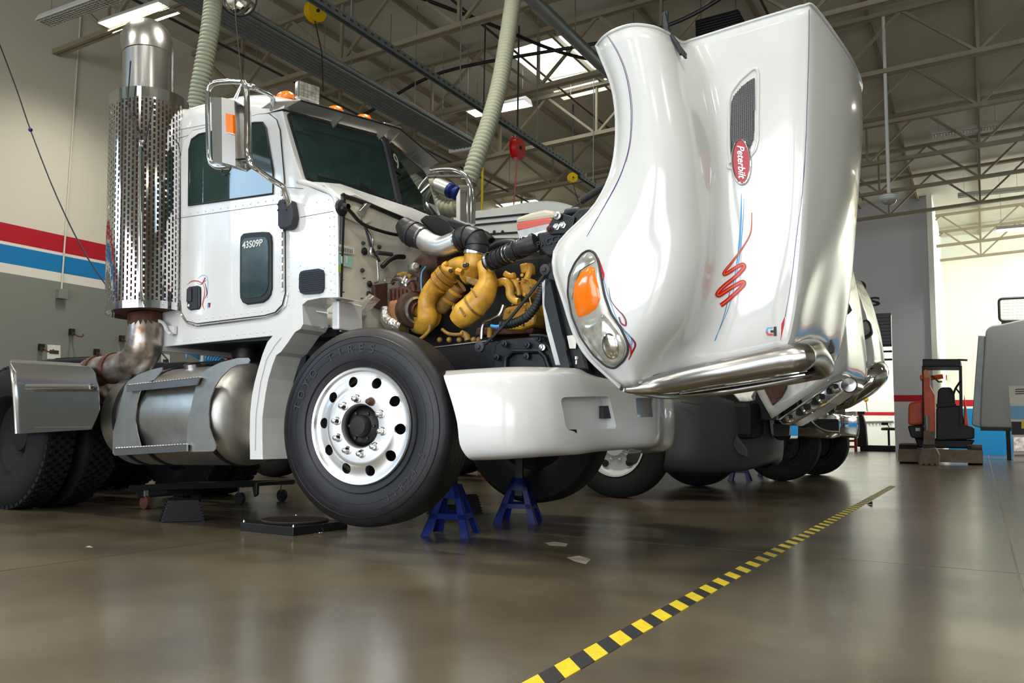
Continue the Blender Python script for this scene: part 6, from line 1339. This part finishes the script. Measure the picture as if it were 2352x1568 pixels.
MB().prism(roundpoly(W_([(2154, 896), (2162, 889), (2184, 889), (2192, 900), (2194, 928), (2152, 928)], YE+.6), .05), WY*.12).build('seat_back', 'exk', ex, bevel=.03); MB().prism(roundpoly(W_([(2150, 926), (2196, 926), (2196, 936), (2150, 936)], YE+.3), .03), WY*.4).build('seat', 'greyp', ex, bevel=.02)
MB().prism(W_([(2119, 824), (2206, 824), (2206, 842), (2119, 842)], YE+.1), WY*1.2).build('canopy', 'exk', ex, bevel=.02); MB().bar(Wy(2200, 826, YE+.1), Wy(2222, 827, YE+.1), .06, .04).build('canopy_lamp', 'exk', ex)
for x, y1 in ((2121, 978), (2206, 978)):
    for d_ in (.15, 1.2): MB().bar(Wy(x, 840, YE+d_), Wy(x+2, y1, YE+d_), .06, .06).build('canopy_post', 'exk', ex)
MB().tube(W_([(2206, 875), (2194, 893), (2190, 905)], YE+.1), .025, 6).build('grab_rail', 'exk', ex); MB().tube(W_([(2196, 892), (2206, 905)], YE+.1), .02, 6).build('grab_rail', 'exk', ex)
MB().prism(W_([(2120, 850), (2134, 850), (2136, 885), (2146, 905), (2147, 995), (2124, 998), (2121, 890)], YE-.3), WY*.22).build('boom', 'exor', ex, bevel=.015)
MB().prism(W_([(2122, 850), (2134, 850), (2134, 868), (2122, 868)], YE-.34), WY*.05).build('boom_cap', 'orange', ex)
MB().prism(W_([(2112, 862), (2120, 858), (2122, 872), (2114, 874)], YE-.25), WY*.15).build('boom_pivot', 'exor', ex, bevel=.02); MB().tube(W_([(2138, 868), (2150, 866), (2166, 864)], YE-.2), .05, 8).build('boom_cylinder', 'exor', ex); MB().tube(W_([(2140, 862), (2156, 877), (2164, 876)], YE-.25), .02, 6).build('hydraulic_hose', 'rust', ex)
MB().tube(W_([(2128, 955), (2129, 988)], YE-.42), .05, 10).build('arm_cylinder', 'galv', ex)
MB().prism(W_([(2121, 990), (2147, 990), (2146, 1020), (2150, 1036), (2118, 1036), (2121, 1010)], YE-.45), WY*.2).build('bucket_link', 'blade', ex, bevel=.01)
YB = 20.0; bk_ = W_([(2118, 1030), (2150, 1028), (2158, 1045), (2156, 1068), (2111, 1068), (2111, 1048)], YB); bk_ = zfix(bk_, .01)
MB().prism(bk_, WY*.4).build('bucket', 'blade', ex, bevel=.03); MB().prism(zfix(W_([(2120, 1020), (2150, 1020), (2144, 1034), (2122, 1034)], YB+.1), .01), WY*.2).build('bucket_ear', 'exk', ex)
for k in range(4): a_ = Wy(2115+13*k, 1066, YB-.02); MB().box((a_[0], a_[1], .03), (.06, .08, .05), (WX, WY, TZ)).build('bucket_tooth', 'blade', ex)
# fire sign on wall
o = MB().prism(W_([(2163, 861), (2175, 861), (2175, 873), (2163, 873)], YW-.1), WY*.02).build('fire_sign', 'red'); tag(o, 'small red square sign on the white wall beside the excavator boom', 'sign'); MB().box(Wy(2167, 867, YW-.12), (.07, .02, .1), (WX, WY, TZ)).build('sign_symbol', 'plate', o)
# ================================================================ GREY TRUCK BODY at the right edge
YG = 26.0; M['vang'] = mat('primer_grey_panel', rgb(132, 136, 138), .5)
gt = root('camper_body', np.array([*Wy(2340, 1040, YG)[:2], 0]), 'tall grey unpainted vehicle body standing at the right edge', 'vehicle body')
MB().prism(roundpoly(W_([(2264, 758), (2275, 748), (2300, 744), (2352, 732), (2420, 726), (2440, 985), (2250, 982), (2256, 860)], YG), .1), WY*2.2).build('body_shell', 'vang', gt, bevel=.04)
MB().prism(W_([(2247, 770), (2263, 771), (2262, 800), (2253, 982), (2232, 975), (2240, 860)], YG+.05), WY*2.0).build('side_panel', 'galv', gt, bevel=.02)
MB().prism(W_([(2252, 982), (2420, 984), (2420, 990), (2252, 988)], YG-.02), WY*2.0).build('sill', 'ink', gt)
for x in (2315, 2400):
    a_ = Wy(x, 988, YG+.2); MB().bar(a_, (a_[0], a_[1], 0.0), .1, .1).build('support_leg', 'exk', gt)
    a_ = Wy(x, 988, YG+2.0); MB().bar(a_, (a_[0], a_[1], 0.0), .1, .1).build('support_leg', 'exk', gt)
rk = MB().tube(roundpoly(W_([(2294, 686), (2420, 680), (2420, 736), (2296, 737)], YG+.2), .1, 4), .035, 8, closed=True).build('roof_rack_frame', 'exk', gt)
m_ = MB()
for k in range(12): m_.bar(Wy(2296+10*k, 686, YG+.2), Wy(2296+10*k, 736, YG+.2), .006, .006)
for k in range(7): m_.bar(Wy(2296, 690+7*k, YG+.2), Wy(2418, 686+7*k, YG+.2), .006, .006)
m_.build('rack_mesh', 'galv', rk, kind='stuff'); MB().bar(Wy(2300, 742, YG+.2), Wy(2420, 738, YG+.2), .1, .08).build('rack_base', 'exk', gt)
bn = root('roll_up_banner', np.array([*Wy(2345, 1060, 25.0)[:2], 0]), 'pale roll-up banner with a printed photo, at the right edge', 'banner')
MB().prism(W_([(2317, 886), (2400, 884), (2402, 1002), (2324, 1002)], 25.0), WY*.01).build('banner_sheet', 'plate', bn); MB().prism(W_([(2321, 932), (2400, 932), (2400, 962), (2322, 962)], 24.99), WY*.005).build('banner_photo', 'blued', bn); MB().prism(W_([(2323, 968), (2400, 968), (2400, 998), (2324, 998)], 24.99), WY*.005).build('banner_photo', 'greyp', bn); MB().prism(W_([(2346, 966), (2356, 966), (2356, 984), (2346, 984)], 24.98), WY*.005).build('banner_patch', 'tapey', bn)
for k, w_ in enumerate((24, 30, 20)): MB().bar(Wy(2332, 894+5*k, 24.99), Wy(2332+w_, 893+5*k, 24.99), .005, .02).build('banner_text', 'greyp', bn)
a_ = Wy(2345, 1002, 25.05); MB().bar(a_, (a_[0], a_[1], 0), .05, .05).build('banner_pole', 'exk', bn)
pb_ = root('poster_stand', np.array([*Wy(2345, 1058, 24.6)[:2], 0]), 'white poster board on the floor below the banner', 'poster')
q_ = zfix(W_([(2325, 1000), (2400, 998), (2400, 1060), (2328, 1060)], 24.6), .005); MB().prism(q_, WY*.03).build('board', 'plate', pb_); MB().prism(W_([(2328, 1004), (2400, 1002), (2400, 1034), (2329, 1036)], 24.58), WY*.01).build('board_photo', 'stain', pb_); MB().prism(W_([(2330, 1044), (2400, 1043), (2400, 1046), (2330, 1047)], 24.58), WY*.01).build('board_stripe', 'purple', pb_)
# ---- things in the far room
YR = 38.5
jk = root('red_press_frame', np.array([*Wy(1935, 1027, 33)[:2], 0]), 'red steel workshop rack on the floor behind the chrome bumper', 'rack')
for a, b in (((1862, 1024), (1968, 1026)), ((1895, 1002), (1965, 998)), ((1900, 1012), (1966, 1012))): MB().bar(Wy(*a, 33), Wy(*b, 33), .1, .08).build('beam', 'red', jk)
for x in (1866, 1898, 1930, 1965): a_ = Wy(x, 1000, 33); MB().bar(a_, (a_[0], a_[1], 0), .09, .09).build('post', 'red', jk)
MB().prism(W_([(1932, 946), (1966, 944), (1966, 998), (1932, 1000)], 33.2), WY*.5).build('cabinet', 'stain', jk, bevel=.03)
mt_ = root('covered_machine', np.array([*Wy(1976, 1026, 34)[:2], 0]), 'black draped upright machine just inside the doorway', 'machine')
MB().prism(roundpoly(zfix(W_([(1968, 952), (1980, 950), (1988, 975), (1992, 1026), (1966, 1026)], 34), .005), .1), WY*.4).build('cover', 'exk', mt_, bevel=.04); MB().box(Wy(1977, 948, 34.2), (.3, .3, .1), (WX, WY, TZ)).build('cap', 'ink', mt_)
stl = root('workshop_stool', np.array([*Wy(2041, 1024, 35)[:2], 0]), 'black wheeled stool with backrest in the doorway', 'stool')
c = Wy(2041, 988, 35); MB().lathe(c, TZ, [(0, 0), (.25, 0), (.27, .05), (.25, .1), (0, .12)], 20).build('seat', 'ink', stl); MB().tube([c, (c[0], c[1], .12)], .04, 8).build('post', 'exk', stl); MB().prism(W_([(2024, 970), (2040, 970), (2040, 976), (2024, 976)], 35.2), WY*.06).build('backrest', 'ink', stl); MB().tube(W_([(2038, 974), (2042, 980), (2042, 988)], 35.2), .02, 6).build('back_stem', 'exk', stl)
for k in range(5): a = 2*math.pi*k/5; e_ = np.array([c[0]+.3*math.cos(a), c[1]+.3*math.sin(a), .06]); MB().bar((c[0], c[1], .12), e_, .05, .04).build('base_leg', 'exk', stl); MB().ball(e_-TZ*.01, .05).build('caster', 'ink', stl)
bx = MB().box(np.array([*Wy(2030, 1020, 34.5)[:2], .11]), (1.6, .6, .22), (WX, WY, TZ)).build('floor_pallet', 'exk', bevel=.02); tag(bx, 'low black pallet box on the floor at the doorway', 'pallet')
sw = MB().ball(Wy(1988, 915, YF-.12), .12, (1, .4, 1)).build('wall_reel', 'reely'); tag(sw, 'tiny yellow reel on the far room wall', 'reel'); MB().tube([Wy(1988, 915, YF-.14), Wy(1992, 944, YF-.14)], .015, 6).build('cord', 'ink', sw)
rr_ = root('wall_rail', Wy(2010, 968, YF-.15), 'thin grey hook rail along the far room wall', 'rail'); MB().bar(Wy(1985, 968, YF-.15), Wy(2052, 967, YF-.15), .05, .03).build('bar', 'galv', rr_)
for k in range(8): a_ = Wy(1988+8*k, 968, YF-.15); MB().bar(a_, a_-TZ*.15, .03, .03).build('peg', 'galv', rr_)
sc2 = root('floor_scrap', Wz(1997, 1157, 0), 'small dark scrap lying right of the hazard tape', 'scrap'); MB().prism([Wz(1990, 1157, .002), Wz(2002, 1158, .002), Wz(2001, 1151, .03), Wz(1999, 1155, .02)], TX*.01).build('scrap_sheet', 'ink', sc2)
